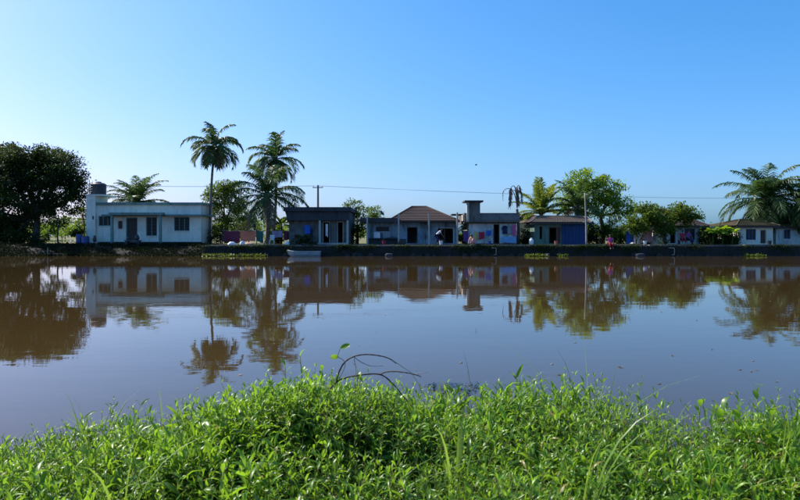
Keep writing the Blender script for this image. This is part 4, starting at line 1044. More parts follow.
broadleaf('shrub', 'dark spiky shrub behind the blue drum by the white house', (X(77.5, Y), Y + .4, GZ), [lobe(78, 231, Y, 4, 4), lobe(75, 234, Y, 3, 3)], M['leaf_dark'], 105, .2, 30, .25, 1, .05, cat='shrub')
Y = 95
for i, (px, py, rx, rz, lab) in enumerate(((48, 231, 10, 6, 'sunlit yellow-green bush beyond the gap, beside the dark trunk'), (66, 230, 12, 6, 'sunlit pale green bush in the middle of the bright gap'), (82, 231, 9, 6, 'sunlit bush in the bright gap next to the tower'))):
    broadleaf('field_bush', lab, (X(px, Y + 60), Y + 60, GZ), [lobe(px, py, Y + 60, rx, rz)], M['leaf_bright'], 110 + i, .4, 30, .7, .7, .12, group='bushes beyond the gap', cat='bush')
# palms
Y = 72; palm('coconut_palm', 'palm with spreading fronds rising behind the white flat-roofed house', (X(138, Y), Y, GZ), (X(137, Y), Y, Z(204, Y)), 4.4, 28, M['frond'], 3, (0, 84), .2, 1.1, 1.1, 1, bend=.1, nuts=0)
Y = 62; palm('coconut_palm', 'tall slender palm with a small crown right of the white house', (X(209.5, Y), Y, GZ), (X(214.5, Y), Y, Z(147, Y)), 3.3, 26, M['frond'], 5, (-55, 82), .15, 1.45, 1.15, 1, bend=-.15, nuts=8, curl=.4, hang=.8)
Y = 61; palm('coconut_palm', 'big low palm with wide drooping fronds left of the cement house', (X(267, Y), Y, GZ), (X(267, Y), Y, Z(197, Y)), 5.0, 25, M['frond'], 8, (-42, 86), .26, 1.55, 1.25, 3, bend=.1, nuts=8, hang=1.0)
Y = 66; palm('coconut_palm', 'taller palm whose crown rises above the big low palm', (X(272, Y), Y, GZ), (X(276, Y), Y, Z(160, Y)), 3.5, 23, M['frond'], 13, (-55, 86), .17, 1.4, 1.2, 1, bend=.15, nuts=6, hang=.8)
Y = 64; palm('young_palm', 'bright yellow-green young palm with upright fronds behind the blue hut', (X(542, Y), Y, GZ), (X(541, Y), Y, Z(214, Y)), 3.7, 22, M['frond_bright'], 4, (5, 88), .16, .8, .9, 0, bend=0, nuts=0, hang=.4, curl=.1, up_bias=.5)
Y = 63.2; palm('young_palm', 'palm with arching fronds in front of the tall light green tree', (X(577, Y), Y, GZ), (X(577, Y), Y, Z(209, Y)), 3.8, 18, M['frond'], 9, (-12, 80), .17, 1.2, 1.0, 1, bend=.05, nuts=0)
Y = 63; palm('coconut_palm', 'large palm with bushy crown over the mossy-roofed house', (X(766, Y), Y, GZ), (X(766, Y), Y, Z(201, Y)), 4.9, 52, M['frond'], 6, (-66, 86), .28, 1.35, 1.4, 5, bend=.1, nuts=10, hang=.8)
Y = 61.5; palm('coconut_palm', 'palm at the right edge before the bluish white house', (X(803, Y), Y, GZ), (X(801, Y), Y, Z(206, Y)), 4.9, 40, M['frond'], 15, (-62, 82), .26, 1.3, 1.35, 3, bend=.1, nuts=6, hang=.8)
# dead palm with hanging fronds
Y = 62.0; rng = np.random.default_rng(40); base = np.array([X(517.8, Y), Y, GZ]); top = np.array([X(517, Y), Y, Z(209, Y)])
t = thing('dead_palm', 'dead palm with brown curled fronds hanging right of the tower house', 'palm tree', tuple(base))
m = MB(); m.tube(curve(base - np.array([0, 0, .2]), top, (.08, 0, 0), 14), np.linspace(.2, .12, 14) * (1 + .06 * (np.arange(14) % 2)), 9); m.build('trunk', M['palm_bark'], t)
for i, (dx, hz, tipz, tx, lf) in enumerate(((-.95, 188.5, 201, -1.32, .1), (-.45, 186.0, 207, -.80, .45), (-.30, 190, 206, -.62, .5), (.10, 185.5, 204, .45, .42), (.02, 188, 207, .12, .5), (.25, 191, 204, .58, .12), (-.12, 187.0, 206, .28, .45))):
    yo = rng.uniform(-.5, .5); p0 = top + np.array([0, 0, .1]); apex = np.array([top[0] + dx * .8, Y + yo * .6, Z(hz, Y)]); tip = np.array([top[0] + tx, Y + yo, Z(tipz, Y)])
    tt = np.linspace(0, 1, 8)[:, None]; up = p0 * (1 - tt) ** 2 + 2 * tt * (1 - tt) * (np.array([top[0] + dx * .15, Y + yo * .2, apex[2] - .1])) + tt ** 2 * apex
    c2 = np.array([tip[0] + (apex[0] - top[0]) * .35, tip[1], apex[2] + .1]); dn = apex * (1 - tt) ** 2 + 2 * tt * (1 - tt) * c2 + tt ** 2 * tip
    P = np.vstack([up, dn[1:]]); mb = MB(); mb.tube(P, np.linspace(.055, .02, len(P)), 5); V, F, lv = [], [], []
    for q in range(46 if lf > .2 else 8):
        s_q = rng.uniform(.62, .97) * (len(P) - 1); j = min(int(s_q), len(P) - 2); fr = s_q - j; p = P[j] * (1 - fr) + P[j+1] * fr
        ll = lf * rng.uniform(.6, 1.5); off = np.array([rng.normal(0, .10), rng.normal(0, .10), -ll]); wv = np.array([.035, .012, 0]) * rng.choice([-1, 1])
        V += [p - wv, p + wv, p + off * .5 + wv, p + off * .5 - wv, p + off]; b = len(V) - 5; F += [(b, b+1, b+2, b+3), (b+3, b+2, b+4)]; lv += [rng.uniform()] * 5
    mb.add(V, F, np.array(lv)); mb.build('dead_frond', M['frond_dead'], t)
# broadleaf trees
Y = 69; broadleaf('broadleaf_tree', 'rounded leafy tree behind the tall slender palm', (X(226, Y), Y, GZ), [lobe(218, 198, Y, 15, 15), lobe(236, 198, Y, 14, 15), lobe(226, 190, Y, 14, 10), lobe(216, 220, Y, 13, 14), lobe(240, 220, Y, 14, 14)], M['leaf_mid'], 120, .22, 50, .5, 1.0, .25)
Y = 62.5; banana('banana_plant', 'broad-leaved banana plant left of the cement house', (X(281, Y), Y, GZ), 1.9, 8, 1.7, 4, M['leaf_mid'])
Y = 65.5; broadleaf('broadleaf_tree', 'leafy tree filling the gap between the cement house and blue house', (X(357, Y), Y, GZ), [lobe(356, 208, Y, 10, 9), lobe(352, 222, Y, 8, 13), lobe(362, 224, Y, 9, 12)], M['leaf_mid'], 121, .2, 40, .42, 1, .18)
Y = 67; broadleaf('broadleaf_tree', 'smaller tree top showing above the flat part of the blue house', (X(374, Y), Y, GZ), [lobe(374, 211, Y, 8, 7), lobe(376, 222, Y, 7, 9)], M['leaf_mid'], 122, .2, 36, .4, .9, .15)
Y = 66.5; broadleaf('broadleaf_tree', 'tall light green tree with airy crown behind the bleached pole', (X(602, Y), Y, GZ),
    [lobe(577, 184, Y, 13, 12), lobe(593, 180, Y, 14, 13), lobe(585, 194, Y, 18, 13), lobe(607, 190, Y, 13, 14), lobe(617, 196, Y, 11, 11), lobe(627, 205, Y, 10, 10), lobe(618, 213, Y, 8, 7), lobe(566, 200, Y, 10, 12), lobe(598, 207, Y, 12, 9)], M['leaf_bright'], 123, .24, 42, .5, .95, .25, (X(600, Y), Y, Z(214, Y)), hollow=.4)
Y = 62.2
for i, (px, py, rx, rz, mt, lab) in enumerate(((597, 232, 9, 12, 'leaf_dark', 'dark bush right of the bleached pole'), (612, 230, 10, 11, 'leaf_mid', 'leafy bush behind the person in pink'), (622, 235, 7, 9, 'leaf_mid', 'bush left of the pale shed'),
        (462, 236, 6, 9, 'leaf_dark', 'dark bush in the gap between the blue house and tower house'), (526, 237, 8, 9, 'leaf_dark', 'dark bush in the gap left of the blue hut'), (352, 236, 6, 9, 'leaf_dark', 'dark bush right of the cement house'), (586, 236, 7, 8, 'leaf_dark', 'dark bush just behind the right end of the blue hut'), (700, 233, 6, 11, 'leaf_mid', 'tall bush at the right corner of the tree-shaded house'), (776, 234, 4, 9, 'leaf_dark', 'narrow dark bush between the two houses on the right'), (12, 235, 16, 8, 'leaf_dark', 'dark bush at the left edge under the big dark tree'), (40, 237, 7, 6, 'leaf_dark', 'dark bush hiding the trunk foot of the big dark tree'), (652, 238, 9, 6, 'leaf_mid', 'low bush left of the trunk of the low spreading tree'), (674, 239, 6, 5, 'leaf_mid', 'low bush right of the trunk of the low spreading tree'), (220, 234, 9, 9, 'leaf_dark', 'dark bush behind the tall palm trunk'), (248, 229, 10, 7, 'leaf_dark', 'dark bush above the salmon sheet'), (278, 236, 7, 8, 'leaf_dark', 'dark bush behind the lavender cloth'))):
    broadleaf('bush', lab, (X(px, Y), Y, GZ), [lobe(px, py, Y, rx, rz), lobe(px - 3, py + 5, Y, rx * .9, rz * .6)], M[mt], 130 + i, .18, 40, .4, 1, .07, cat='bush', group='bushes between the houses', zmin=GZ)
Y = 58.9; broadleaf('broadleaf_tree', 'low spreading leafy tree before the tile-roofed house on the right', (X(664, Y), Y, GZ),
    [lobe(640, 223, Y, 14, 9), lobe(655, 214, Y, 14, 9), lobe(674, 213, Y, 14, 9), lobe(687, 216, Y, 11, 8), lobe(664, 224, Y, 15, 9), lobe(632, 229, Y, 8, 6), lobe(647, 208, Y, 8, 5), lobe(664, 234, Y, 5, 8)], M['leaf_mid'], 140, .25, 42, .45, 1, .2, (X(664, Y), Y, Z(226, Y)), hollow=.35)
Y = 60.0
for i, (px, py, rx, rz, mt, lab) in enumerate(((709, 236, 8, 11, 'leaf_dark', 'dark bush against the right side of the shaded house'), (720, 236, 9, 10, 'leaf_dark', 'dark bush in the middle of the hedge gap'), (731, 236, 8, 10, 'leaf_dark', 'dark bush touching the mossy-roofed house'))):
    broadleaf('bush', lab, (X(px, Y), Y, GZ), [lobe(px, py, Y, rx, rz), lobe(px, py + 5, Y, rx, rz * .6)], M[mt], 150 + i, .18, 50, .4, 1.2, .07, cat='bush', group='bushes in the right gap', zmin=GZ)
for i, (px, lab) in enumerate(((712, 'sunlit broad-leaved plant at the left of the right gap'), (722, 'sunlit broad-leaved plant in the middle of the right gap'), (731.5, 'sunlit broad-leaved plant beside the mossy-roofed house'))):
    banana('broadleaf_plant', lab, (X(px, 59.2), 59.2, GZ), 1.15 + .15 * (i % 2), 9, .85, i + 2, M['leaf_bright'])
Y = 57.6
for i, (px, r_, lab) in enumerate(((296, 5, 'low shrub at the left front corner of the cement house'), (303, 6, 'low shrub below the blue shirt'), (311, 4, 'low shrub near the left pillar of the cement house'))):
    broadleaf('shrub', lab, (X(px, Y), Y, GZ), [lobe(px, 240, Y, r_, 4.5)], M['leaf_dark'], 160 + i, .14, 30, .25, 1, .03, cat='shrub', group='shrubs before the cement house', zmin=GZ)

# ------------------------------------------------------------------ ground cover on the far bank and floating weeds
rng = np.random.default_rng(77)
n = 34000; xx = rng.uniform(-52, XT + .5, n); v = rng.uniform(0, 1, n); yy = YB - .25 + v * 2.9; zz = np.maximum(.02, -.35 + 1.36 * (1 - (1 - v) ** 1.8)) + rng.uniform(-.05, .08, n) * (np.sin(xx * .8) * .5 + .7)
V, T, lv = leaf_soup(np.stack([xx, yy, zz], 1), rand_dir(rng, n) + np.array([0, -.2, .6]), rand_dir(rng, n) + np.array([0, 0, 1.]), rng.uniform(.12, .3, n), rng.uniform(.03, .08, n), rng)
tag(fast_mesh('bank_weeds', V, T, lv, M['leaf_shaded'], origin=(-40, YB, 0)), 'dark weeds covering the earthen bank on the left', 'weeds', kind='stuff')
for a, b, dens, lab in ((203, 236, 1.2, 'bright floating weeds at the wall foot below the tall palm'), (238, 268, .9, 'bright floating weeds at the wall foot below the salmon sheet'), (524, 546, 1.1, 'bright floating weeds at the wall foot below the blue hut'), (744, 764, .6, 'floating weeds at the wall foot below the mossy-roofed house'), (556, 566, .5, 'small clump of floating weeds below the blue hut doorway')):
    x0, x1 = X(a, 55.6), X(b, 55.6); n = int((x1 - x0) * 230 * dens); u = rng.uniform(0, 1, n); xx = x0 + (x1 - x0) * u; yy = YB - .12 - np.abs(rng.normal(0, .45, n)); zz = .015 + rng.uniform(0, .15, n) * (.35 + .65 * np.abs(np.sin(u * 23 + a)))
    V, T, lv = leaf_soup(np.stack([xx, yy, zz], 1), rand_dir(rng, n) + np.array([0, -.1, .5]), rand_dir(rng, n) + np.array([0, 0, 1.3]), rng.uniform(.1, .24, n), rng.uniform(.06, .13, n), rng)
    tag(fast_mesh('floating_weeds', V, T, lv, M['leaf_bank'], origin=((x0 + x1) / 2, YB - .4, 0)), lab, 'water weeds', kind='stuff')

n = 5200; cl = rng.uniform(X(206, YB), X(800, YB), 60); xx = cl[rng.integers(0, 60, n)] + rng.normal(0, .45, n); v = rng.uniform(0, 1, n) ** 1.6; yy = YB - .14 - .06 * rng.uniform(0, 1, n); zz = 1.02 - v * (.3 + .5 * np.abs(np.sin(xx * 1.3)))
V, T, lv = leaf_soup(np.stack([xx, yy, zz], 1), rand_dir(rng, n) + np.array([0, -.3, -.3]), rand_dir(rng, n) + np.array([0, -.6, .8]), rng.uniform(.08, .2, n), rng.uniform(.04, .09, n), rng)
tag(fast_mesh('wall_weeds', V, T, lv, M['leaf_dark'], origin=(0, YB, .9)), 'dark creeping weeds hanging over the top of the retaining wall', 'weeds', kind='stuff')
for i in range(46):
    px = rng.uniform(207, 798); w_ = rng.uniform(.12, .38); x = X(px, YB - .3)
    P = np.zeros((5, 9, 3))
    for q, vv in enumerate(np.linspace(0, 1, 5)):
        for j in range(9):
            aa = 2 * math.pi * (j % 8) / 8; rad = w_ * (math.cos(vv * 1.35) ** .5) * (1 + .2 * math.sin(3 * aa + i)); P[q, j] = (x + rad * math.cos(aa), YB - .28 + .6 * rad * math.sin(aa), -.25 + (.25 + w_ * .8) * vv)
    if i == 0: rub = MB()
    rub.grid(P); rub.add(P[-1, :8], [tuple(range(8))])
tag(rub.build('foot_rubble', M['laterite']), 'dark loose stones along the foot of the retaining wall', 'stones', kind='stuff')

# ------------------------------------------------------------------ foreground weeds on the near bank
rng = np.random.default_rng(5)
SIL = np.array([[-200, 456], [0, 450], [60, 446], [120, 437], [180, 425], [230, 411], [265, 398], [298, 387], [335, 387], [365, 396], [400, 407], [450, 417], [480, 411], [520, 409], [560, 402], [600, 407], [650, 412], [690, 424], [720, 414], [745, 410], [775, 416], [800, 410], [1000, 412]], float)
def top_z(x, y):
    """height of the weed canopy"""
    px = 400 + x / 4.35 * FPX; py = np.interp(px, SIL[:, 0], SIL[:, 1])
    edge = EYE - (py - HOR) / FPX * 4.35
    near = 0.47 + 0.06 * np.sin(x * 1.9 + 1) + .08 * np.sin(x * 4.3 + y * 3) * np.sin(y * 4.1 - x * 2.2)
    w = np.clip((y - 3.0) / 1.2, 0, 1)
    return near * (1 - w) + edge * w
n = 11500
sx = rng.uniform(-5.2, 5.2, n); sy = 2.2 + 2.75 * rng.uniform(0, 1, n) ** .9
edge_y = 4.55 + .2 * np.sin(sx * 2.1) + .12 * np.sin(sx * 5.3 + 1)
keep = sy < edge_y; sx, sy = sx[keep], sy[keep]; n0 = len(sx)
# the taller mound of growth left of the middle
nm_ = 1100; mpx = np.clip(rng.normal(322, 55, nm_), 215, 440); my_ = rng.uniform(3.75, 4.4, nm_)
sx = np.concatenate([sx, (mpx - 400) / FPX * my_]); sy = np.concatenate([sy, my_]); n = len(sx)
gz = np.maximum(near_z(sx, sy), -.02); tz = top_z(sx, sy) + .05 * np.sin(sx * 7.1 + 2 * sy) * np.sin(sy * 6.3 - sx) + rng.normal(0, .05, n) + np.where(rng.uniform(0, 1, n) < .04, rng.uniform(.03, .12, n), 0)
mz = EYE - (np.interp(mpx, [215, 250, 280, 300, 330, 355, 380, 440], [418, 406, 394, 388, 388, 394, 401, 413]) + 7 * np.sin(mpx * .23) * np.sin(my_ * 9) + np.abs(rng.normal(0, 12, nm_)) - np.where(rng.uniform(0, 1, nm_) < .07, rng.uniform(4, 20, nm_), 0) - HOR) / FPX * my_
tz[n0:] = mz
hh = np.clip(tz - gz, .12, 1.1)
lean = rng.normal(0, .22, (n, 2)) * hh[:, None]; lean[n0:] *= .8
B = np.stack([sx, sy, gz], 1); Tp = np.stack([sx + lean[:, 0], sy + lean[:, 1], gz + hh], 1)
Ci, Di, Ni, Li, LVi = [], [], [], [], []
young = rng.uniform(0, 1, n)
big = np.clip(1.05 + .45 * np.sin(sx * 2.3 + 1.7 * np.sin(sy * 2.1)) * np.sin(sy * 3.1 + sx) + rng.normal(0, .15, n), .7, 1.7)
big = np.where(rng.uniform(0, 1, n) < .09, big * 1.75, big)
for lev in range(13):
    f = 1 - lev * 0.055 / hh      # nodes every 5.5 cm down from the tip
    ok = f > .12
    p = B + (Tp - B) * f[:, None]; p[:, :2] += (lean * (f ** 2 - f)[:, None]) * .5
    a0 = young * 6.28 + lev * 1.57
    for k in range(2):
        a = a0 + k * math.pi + rng.normal(0, .3, n)
        elv = np.clip(1.0 - .22 * lev + rng.normal(0, .3, n), -.6, 1.3)
        d = np.stack([np.cos(a) * np.cos(elv), np.sin(a) * np.cos(elv), np.sin(elv)], 1)
        L = (.042 + .012 * min(lev, 3)) * rng.uniform(.75, 1.4, n) * big
        sel = ok & (rng.uniform(0, 1, n) > .08)
        Ci.append(p[sel]); Di.append(d[sel]); Ni.append((np.array([0, 0, 1.]) + .4 * rng.normal(size=(n, 3)))[sel]); Li.append(L[sel])
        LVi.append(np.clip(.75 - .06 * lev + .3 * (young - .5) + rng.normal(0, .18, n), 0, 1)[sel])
C = np.concatenate(Ci); D = np.concatenate(Di); Nn = np.concatenate(Ni); L = np.concatenate(Li); LV = np.concatenate(LVi)
def leaf8(C, D, Nn, L, Wd, lv, arch=.16, cup=.18):
    n = len(C); D = D / np.linalg.norm(D, axis=1)[:, None]; S = np.cross(D, Nn); S /= np.linalg.norm(S, axis=1)[:, None] + 1e-9; U = np.cross(S, D)
    L = L[:, None]; Wd = Wd[:, None]
    c1 = C + D * L * .32 + U * L * arch * .5; c2 = C + D * L * .68 + U * L * arch * .35; t = C + D * L - U * L * arch
    V = np.stack([C, c1 + S * Wd * .48 + U * Wd * cup, c1 - S * Wd * .48 + U * Wd * cup, c1, c2 + S * Wd * .38 + U * Wd * cup, c2 - S * Wd * .38 + U * Wd * cup, c2, t], 1).reshape(-1, 3)
    tri = np.array([[0, 2, 3], [0, 3, 1], [3, 2, 5], [3, 5, 6], [3, 6, 4], [3, 4, 1], [6, 5, 7], [6, 7, 4]])
    T = ((np.arange(n) * 8)[:, None, None] + tri[None]).reshape(-1, 3); return V, T, np.repeat(lv, 8)
LV = np.where(rng.uniform(0, 1, len(LV)) < .025, 1.25, LV)
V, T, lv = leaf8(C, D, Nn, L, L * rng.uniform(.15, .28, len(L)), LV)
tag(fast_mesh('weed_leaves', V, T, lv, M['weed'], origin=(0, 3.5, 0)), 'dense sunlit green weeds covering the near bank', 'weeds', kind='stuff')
# stems of the weeds
side = np.array([.0022, 0, 0]); side2 = np.array([0, .0022, 0])
mid = (B + Tp) / 2; mid[:, :2] -= lean * .12
rows = []
for Pp, s in ((B, 1.3), (mid, 1.0), (Tp, .5)): rows += [Pp - side * s, Pp + side * s + side2 * s, Pp + side * s - side2 * s * 1.2]
V = np.stack(rows, 1).reshape(-1, 3); tri = []
for r_ in (0, 3):
    for j in range(3):
        j2 = (j + 1) % 3; tri += [[r_ + j, r_ + j2, r_ + 3 + j2], [r_ + j, r_ + 3 + j2, r_ + 3 + j]]
T = ((np.arange(n) * 9)[:, None, None] + np.array(tri)[None]).reshape(-1, 3)
tag(fast_mesh('weed_stems', V, T, np.repeat(young, 9), M['stem'], origin=(0, 3.5, 0)), 'thin stems under the green weeds on the near bank', 'weeds', kind='stuff')

def blades(nb, base, spread, hgt, rng, wd=.006, leanv=(0, 0), arch=.5):
    """grass blades as bent tapering strips; returns verts, tris"""
    V, T, lv = [], [], []
    for i in range(nb):
        a = rng.uniform(0, 6.28); r_ = spread * math.sqrt(rng.uniform()); p = np.array(base) + np.array([r_ * math.cos(a), r_ * math.sin(a), 0])
        hh_ = hgt * rng.uniform(.6, 1.15); out_ = np.array([math.cos(a) + leanv[0], math.sin(a) + leanv[1], 0]) * hh_ * arch * rng.uniform(.2, 1.1)
        sd_ = np.array([-math.sin(a + .6), math.cos(a + .6), 0]); k = 7; b = len(V); l_ = rng.uniform()
        for j, s in enumerate(np.linspace(0, 1, k)):
            c = p + out_ * s ** 2 + np.array([0, 0, hh_ * (s - .22 * s ** 3)]); w = wd * (1 - s ** 2.2) + .0006
            V += [c - sd_ * w, c + sd_ * w]; lv += [l_] * 2
        for j in range(k - 1): T += [[b + 2*j, b + 2*j+1, b + 2*j+3], [b + 2*j, b + 2*j+3, b + 2*j+2]]
    return V, T, lv
# scattered grass through the bed
V, T, lv = [], [], []
for i in range(1300):
    x = rng.uniform(-4.2, 4.2); y = rng.uniform(2.6, 4.6); z = max(float(near_z(x, y)), 0) + .15
    v_, t_, l_ = blades(rng.integers(1, 4), (x, y, z), .04, max(.12, float(top_z(x, y)) - z + rng.uniform(-.08, .10)), rng, rng.choice([.003, .004, .0065]))
    b = len(V); V += v_; T += [[q + b for q in tt] for tt in t_]; lv += l_
tag(fast_mesh('grass_blades', V, T, lv, M['grass'], origin=(0, 3.5, 0)), 'thin grass blades scattered through the near weeds', 'grass', kind='stuff')

def tuft(label, px, py, Y, nb, wd=.006, leanv=(0, 0), arch=.5, spread=.05):
    x = X(px, Y); z = max(float(near_z(np.array(x), np.array(Y))), 0.0); h_ = Z(py, Y) - z
    v_, t_, l_ = blades(nb + 3, (x, Y, z), spread, h_ * 1.28, rng, wd, leanv, arch)
    tag(fast_mesh('grass_tuft', v_, t_, l_, M['grass'], origin=(x, Y, z)), label, 'grass', 'tall grass tufts on the near bank')
for a in ((97, 408, 4.2, 7, .004, 'sparse pale grass tuft at the far left of the near bank'), (197, 372, 4.2, 6, .003, 'thin tall grass left of the tall weed clump'), (165, 395, 4.3, 6, .004, 'short pale grass near the left water edge'), (90, 400, 3.9, 3, .006, 'broad pale blade leaning right at the lower left'),
          (440, 388, 4.3, 6, .004, 'grass tuft in front of the dark floating patch'), (478, 372, 4.3, 7, .004, 'tall grass tuft right of the dark floating patch'), (505, 390, 4.3, 6, .005, 'grass tuft at the middle of the bank edge'),
          (592, 350, 4.3, 8, .003, 'tallest thin feathery grass right of centre'), (603, 372, 4.3, 6, .004, 'grass tuft beside the tallest feathery grass'), (575, 380, 4.2, 5, .005, 'short grass tuft left of the feathery grass'), (660, 385, 4.3, 4, .003, 'single thin grass stalks on the right bank edge'),
          (795, 385, 3.9, 10, .006, 'broad-bladed grass at the right edge'), (780, 400, 3.7, 9, .006, 'grass tuft left of the right edge grass'), (455, 410, 3.3, 6, .008, 'broad bright grass blades low in the centre foreground'), (580, 425, 3.2, 7, .008, 'broad arching blades in the lower right centre'), (120, 425, 3.2, 5, .007, 'bright upright blades in the lower left foreground')):
    tuft(a[5], a[0], a[1], a[2], a[3], a[4])

def sprout(name, label, px, py, Y, nl, leafl, wid, mat, seed, cat='plant', leanx=0, group=None, start=.25, elv0=1.1):
    """single upright plant: stem and separate leaves"""
    r = np.random.default_rng(seed); x = X(px, Y); z = max(float(near_z(np.array(x), np.array(Y))), -.02); h_ = Z(py, Y) - z - leafl * .3
    root = thing(name, label, cat, (x, Y, z), group)
    P = curve((x, Y, z - .03), (x + leanx, Y, z + h_), (r.uniform(-.03, .03), 0, 0), 8); m = MB(); m.tube(P, np.linspace(.006, .0025, 8), 6); m.build('stem', M['stem'], root, smooth=True)
    for i in range(nl):
        f = start + (1 - start) * i / (nl - 1); q = f * 7; j = min(int(q), 6); p = P[j] * (1 - q + j) + P[j+1] * (q - j)
        a = i * 2.4 + seed; el = elv0 * (.45 + .75 * f) + r.uniform(-.2, .2); L_ = leafl * (1.05 - .4 * f) * r.uniform(.85, 1.15); k = 7; s = np.linspace(0, 1, k)
        e = el - 1.0 * s; d = np.stack([np.cos(e) * math.cos(a), np.cos(e) * math.sin(a), np.sin(e)], 1); pts = np.cumsum(np.vstack([p[None], d[:-1] * L_ / (k - 1)]), 0)
        sd_ = np.array([-math.sin(a), math.cos(a), 0]); w = wid * np.sin(math.pi * np.clip(s * .94 + .06, 0, 1)) ** .8; w[-1] = .0005
        up = np.array([0, 0, 1.]); G = np.stack([pts - sd_ * w[:, None] + up * w[:, None] * .35, pts, pts + sd_ * w[:, None] + up * w[:, None] * .35], 1)
        m = MB(); m.grid(G); m.attr = [np.full(k * 3, np.clip(r.uniform(.3, 1.), 0, 1))]; m.build('leaf', mat, root, smooth=True)
for i, a in enumerate(((285, 362, 4.25, 13, .10, .014, 'leafy sprout on the left of the tall weed clump'), (300, 352, 4.25, 14, .10, .014, 'tallest leafy sprout left of the dry twigs'), (322, 366, 4.2, 13, .09, .014, 'leafy sprout at the foot of the dry twigs'), (357, 366, 4.15, 12, .09, .013, 'narrow bright sprout under the dry arching twigs'),
        (270, 382, 4.2, 12, .09, .013, 'lower sprout at the left flank of the weed clump'), (215, 394, 4.2, 10, .09, .013, 'sprout on the slope left of the weed clump'), (385, 388, 4.1, 12, .10, .014, 'sprout under the right end of the dry twigs'), (562, 378, 4.2, 12, .09, .013, 'slender sprout right of centre on the bank edge'), (545, 392, 4.2, 10, .1, .014, 'leafy sprout just left of the slender one right of centre'),
        (700, 402, 4.2, 10, .1, .018, 'broad-leaved sprout left of the right-hand clump'), (757, 394, 4.2, 11, .12, .020, 'pale pointed sprout on the right bank'), (490, 398, 4.1, 11, .1, .014, 'leafy sprout in the centre of the bank edge'), (520, 396, 4.1, 11, .1, .014, 'leafy sprout right of the centre grass tuft'), (640, 398, 4.1, 10, .1, .015, 'leafy sprout on the right bank edge'))):
    sprout('weed_sprout', a[6], a[0], a[1], a[2], a[3], a[4], a[5], M['weed'], 200 + i, group='tall sprouts on the near bank')
for i, a in enumerate(((722, 402, 4.1, 10, .14, .020, 'broad glossy-leaved plant with an upright curled leaf on the right bank'), (738, 406, 4.0, 12, .13, .022, 'dark broad-leaved plant in the right-hand clump'), (772, 410, 4.0, 11, .13, .020, 'broad-leaved plant near the right edge'))):
    sprout('broadleaf_weed', a[6], a[0], a[1], a[2], a[3], a[4], a[5], M['weed'], 230 + i, group='broad-leaved weeds on the near bank', elv0=1.25)

# dry arching twigs with a leaf
Y = 4.1
tw = thing('dry_twig', 'dry brown arching twigs sticking out of the weed clump', 'twig', (X(330, Y), Y, .2))
def P2(px, py, dy=0): return (X(px, Y + dy), Y + dy, Z(py, Y + dy))
def smooth_path(pts, k=6):
    p = np.array(pts, float); out_ = []
    q = np.vstack([2 * p[0] - p[1], p, 2 * p[-1] - p[-2]])
    for i in range(1, len(q) - 2):
        for t_ in np.linspace(0, 1, k, endpoint=False):
            a, b, c, d = q[i-1], q[i], q[i+1], q[i+2]
            out_.append(.5 * ((2 * b) + (-a + c) * t_ + (2 * a - 5 * b + 4 * c - d) * t_ ** 2 + (-a + 3 * b - 3 * c + d) * t_ ** 3))
    out_.append(p[-1]); return np.array(out_)
for nm, pts, r0, r1, mt in (('main_stem', [P2(322, 425), P2(327, 396), P2(338, 381), P2(358, 375.5), P2(380, 374.5, .05), P2(393, 384, .08), P2(403, 396, .1), P2(413, 408, .12), P2(420, 420, .12)], .0085, .0035, 'twig'),
        ('upper_branch', [P2(336, 384), P2(339, 372), P2(345, 362, -.03), P2(354, 356.5, -.05), P2(365, 354.5, -.05), P2(378, 355.5, -.05), P2(389, 358.5, -.04), P2(396.5, 363.5, -.03)], .0075, .004, 'twig'),
        ('side_branch', [P2(380, 374.5, .05), P2(386, 372, .03), P2(396, 371.5, 0), P2(408, 373, -.02), P2(418, 375.5, -.03), P2(421, 377, -.03)], .006, .0035, 'twig'),
        ('branchlet', [P2(354, 357, -.05), P2(361, 362, -.02), P2(371, 366, 0), P2(383, 366, .02)], .003, .0015, 'twig'),
        ('branchlet', [P2(396, 362.5, -.03), P2(404, 368, 0), P2(412, 374, .02), P2(420, 388, .04), P2(424, 402, .05)], .0025, .0012, 'twig_pale'),
        ('branchlet', [P2(416, 374, -.03), P2(424, 373, -.03), P2(429, 372, -.02)], .003, .001, 'twig_pale'),
        ('branchlet', [P2(354, 358, -.04), P2(356, 372, -.02), P2(354, 392, 0), P2(350, 410, 0)], .003, .002, 'twig_pale')):
    pp = smooth_path(pts); m = MB(); m.tube(pp, np.linspace(r0, r1, len(pp)) * .8 * (1 + .12 * np.sin(np.arange(len(pp)) * 1.9)), 7); m.build(nm, M[mt], tw, smooth=True)
def round_leaf(c, w, l_, ang, tilt):
    k = 9; s = np.linspace(0, 1, k); c = np.array(c); ax = np.array([math.cos(ang), 0, math.sin(ang)]); sdv = np.array([-math.sin(ang), tilt, math.cos(ang)])
    wd = w * np.sin(math.pi * np.clip(s * .96 + .02, 0, 1)) ** .6; pts = c + ax * l_ * s[:, None]
    G = np.stack([pts - sdv * wd[:, None], pts + np.array([0, .008, 0]), pts + sdv * wd[:, None]], 1); m = MB(); m.grid(G); m.attr = [np.full(k * 3, .5)]; return m
round_leaf(P2(338, 356.5), .019, .048, 3.25, .5).build('leaf', M['weed'], tw, smooth=True)
round_leaf(P2(340, 348), .015, .07, .35, .8).build('leaf', M['weed'], tw, smooth=True)
m = MB(); m.tube(smooth_path([P2(337, 384), P2(345, 366), P2(343, 360), P2(338, 356.5), P2(340, 349)]), .002, 5); m.build('vine_stem', M['stem'], tw)

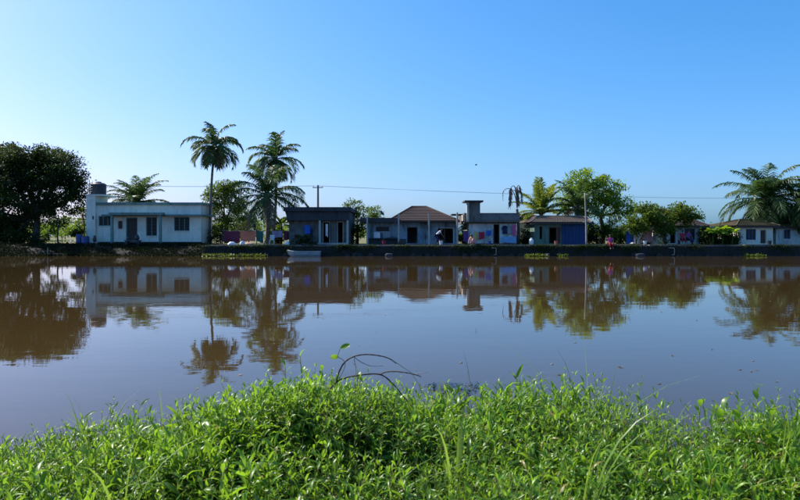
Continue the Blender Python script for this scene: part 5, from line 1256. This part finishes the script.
# broad arching blades and bare stalks among the weeds
V, T, lv = [], [], []
rng = np.random.default_rng(64)
for i in range(70):
    px = rng.uniform(-20, 820); y = rng.uniform(2.9, 4.2); x = X(px, y); z = max(float(near_z(np.array(x), np.array(y))), 0)
    v_, t_, l_ = blades(rng.integers(3, 7), (x, y, z), .05, (float(top_z(np.array(x), np.array(y))) - z) * rng.uniform(1.1, 1.5), rng, rng.uniform(.005, .009), arch=.75)
    b = len(V); V += v_; T += [[q + b for q in tt] for tt in t_]; lv += [1.25 if rng.uniform() < .0 else q for q in l_]
tag(fast_mesh('broad_grass', V, T, lv, M['grass'], origin=(0, 3.5, 0)), 'broad arching grass blades among the near weeds', 'grass', kind='stuff')
V, T, lv = [], [], []
for i in range(110):
    px = rng.uniform(-20, 820); y = rng.uniform(2.9, 4.4); x = X(px, y); z = max(float(near_z(np.array(x), np.array(y))), 0)
    v_, t_, l_ = blades(1, (x, y, z), .02, (float(top_z(np.array(x), np.array(y))) - z) * rng.uniform(1.0, 1.35), rng, .0022, arch=.9)
    b = len(V); V += v_; T += [[q + b for q in tt] for tt in t_]; lv += l_
tag(fast_mesh('dry_stalks', V, T, lv, M['frond_dry'], origin=(0, 3.5, 0)), 'thin dry stalks scattered in the near weeds', 'grass', kind='stuff')
# a few leaves and bits drifting on the water
rng = np.random.default_rng(31); n = 170; yy = 7 + 44 * rng.uniform(0, 1, n) ** 1.3; xx = rng.uniform(-.62, .62, n) * yy
V, T, lv = leaf_soup(np.stack([xx, yy, np.full(n, .006)], 1), rand_dir(rng, n) * np.array([1, 1, .03]), np.array([[0, 0, 1.]]) + .08 * rng.normal(size=(n, 3)), rng.uniform(.03, .11, n), rng.uniform(.02, .05, n), rng)
tag(fast_mesh('drifting_leaves', V, T, lv, M['frond_dry'], origin=(0, 20, 0)), 'scattered dry leaves drifting on the water', 'leaves', kind='stuff')
# dark floating weed mat
rng = np.random.default_rng(90); n = 150
c0 = np.array([X(456, 7.3), 7.3]); a = rng.uniform(0, 6.28, n); r_ = np.sqrt(rng.uniform(0, 1, n)) * (1 + .25 * np.sin(3 * a))
xx = c0[0] + .30 * r_ * np.cos(a); yy = c0[1] + .34 * r_ * np.sin(a)
V, T, lv = leaf_soup(np.stack([xx, yy, np.full(n, .008) + rng.uniform(0, .012, n)], 1), rand_dir(rng, n) * np.array([1, 1, .1]), np.array([[0, 0, 1.]]) + .12 * rng.normal(size=(n, 3)), rng.uniform(.03, .06, n), rng.uniform(.02, .045, n), rng)
M['mat_leaf'] = leafmat('floating_leaf', (0.012, 0.022, 0.03), (0.03, 0.05, 0.06), .1, rough=.25)
tag(fast_mesh('floating_weed_mat', V, T, lv, M['mat_leaf'], origin=(c0[0], c0[1], 0)), 'small dark mat of floating leaves just off the near bank', 'water weeds', kind='stuff')
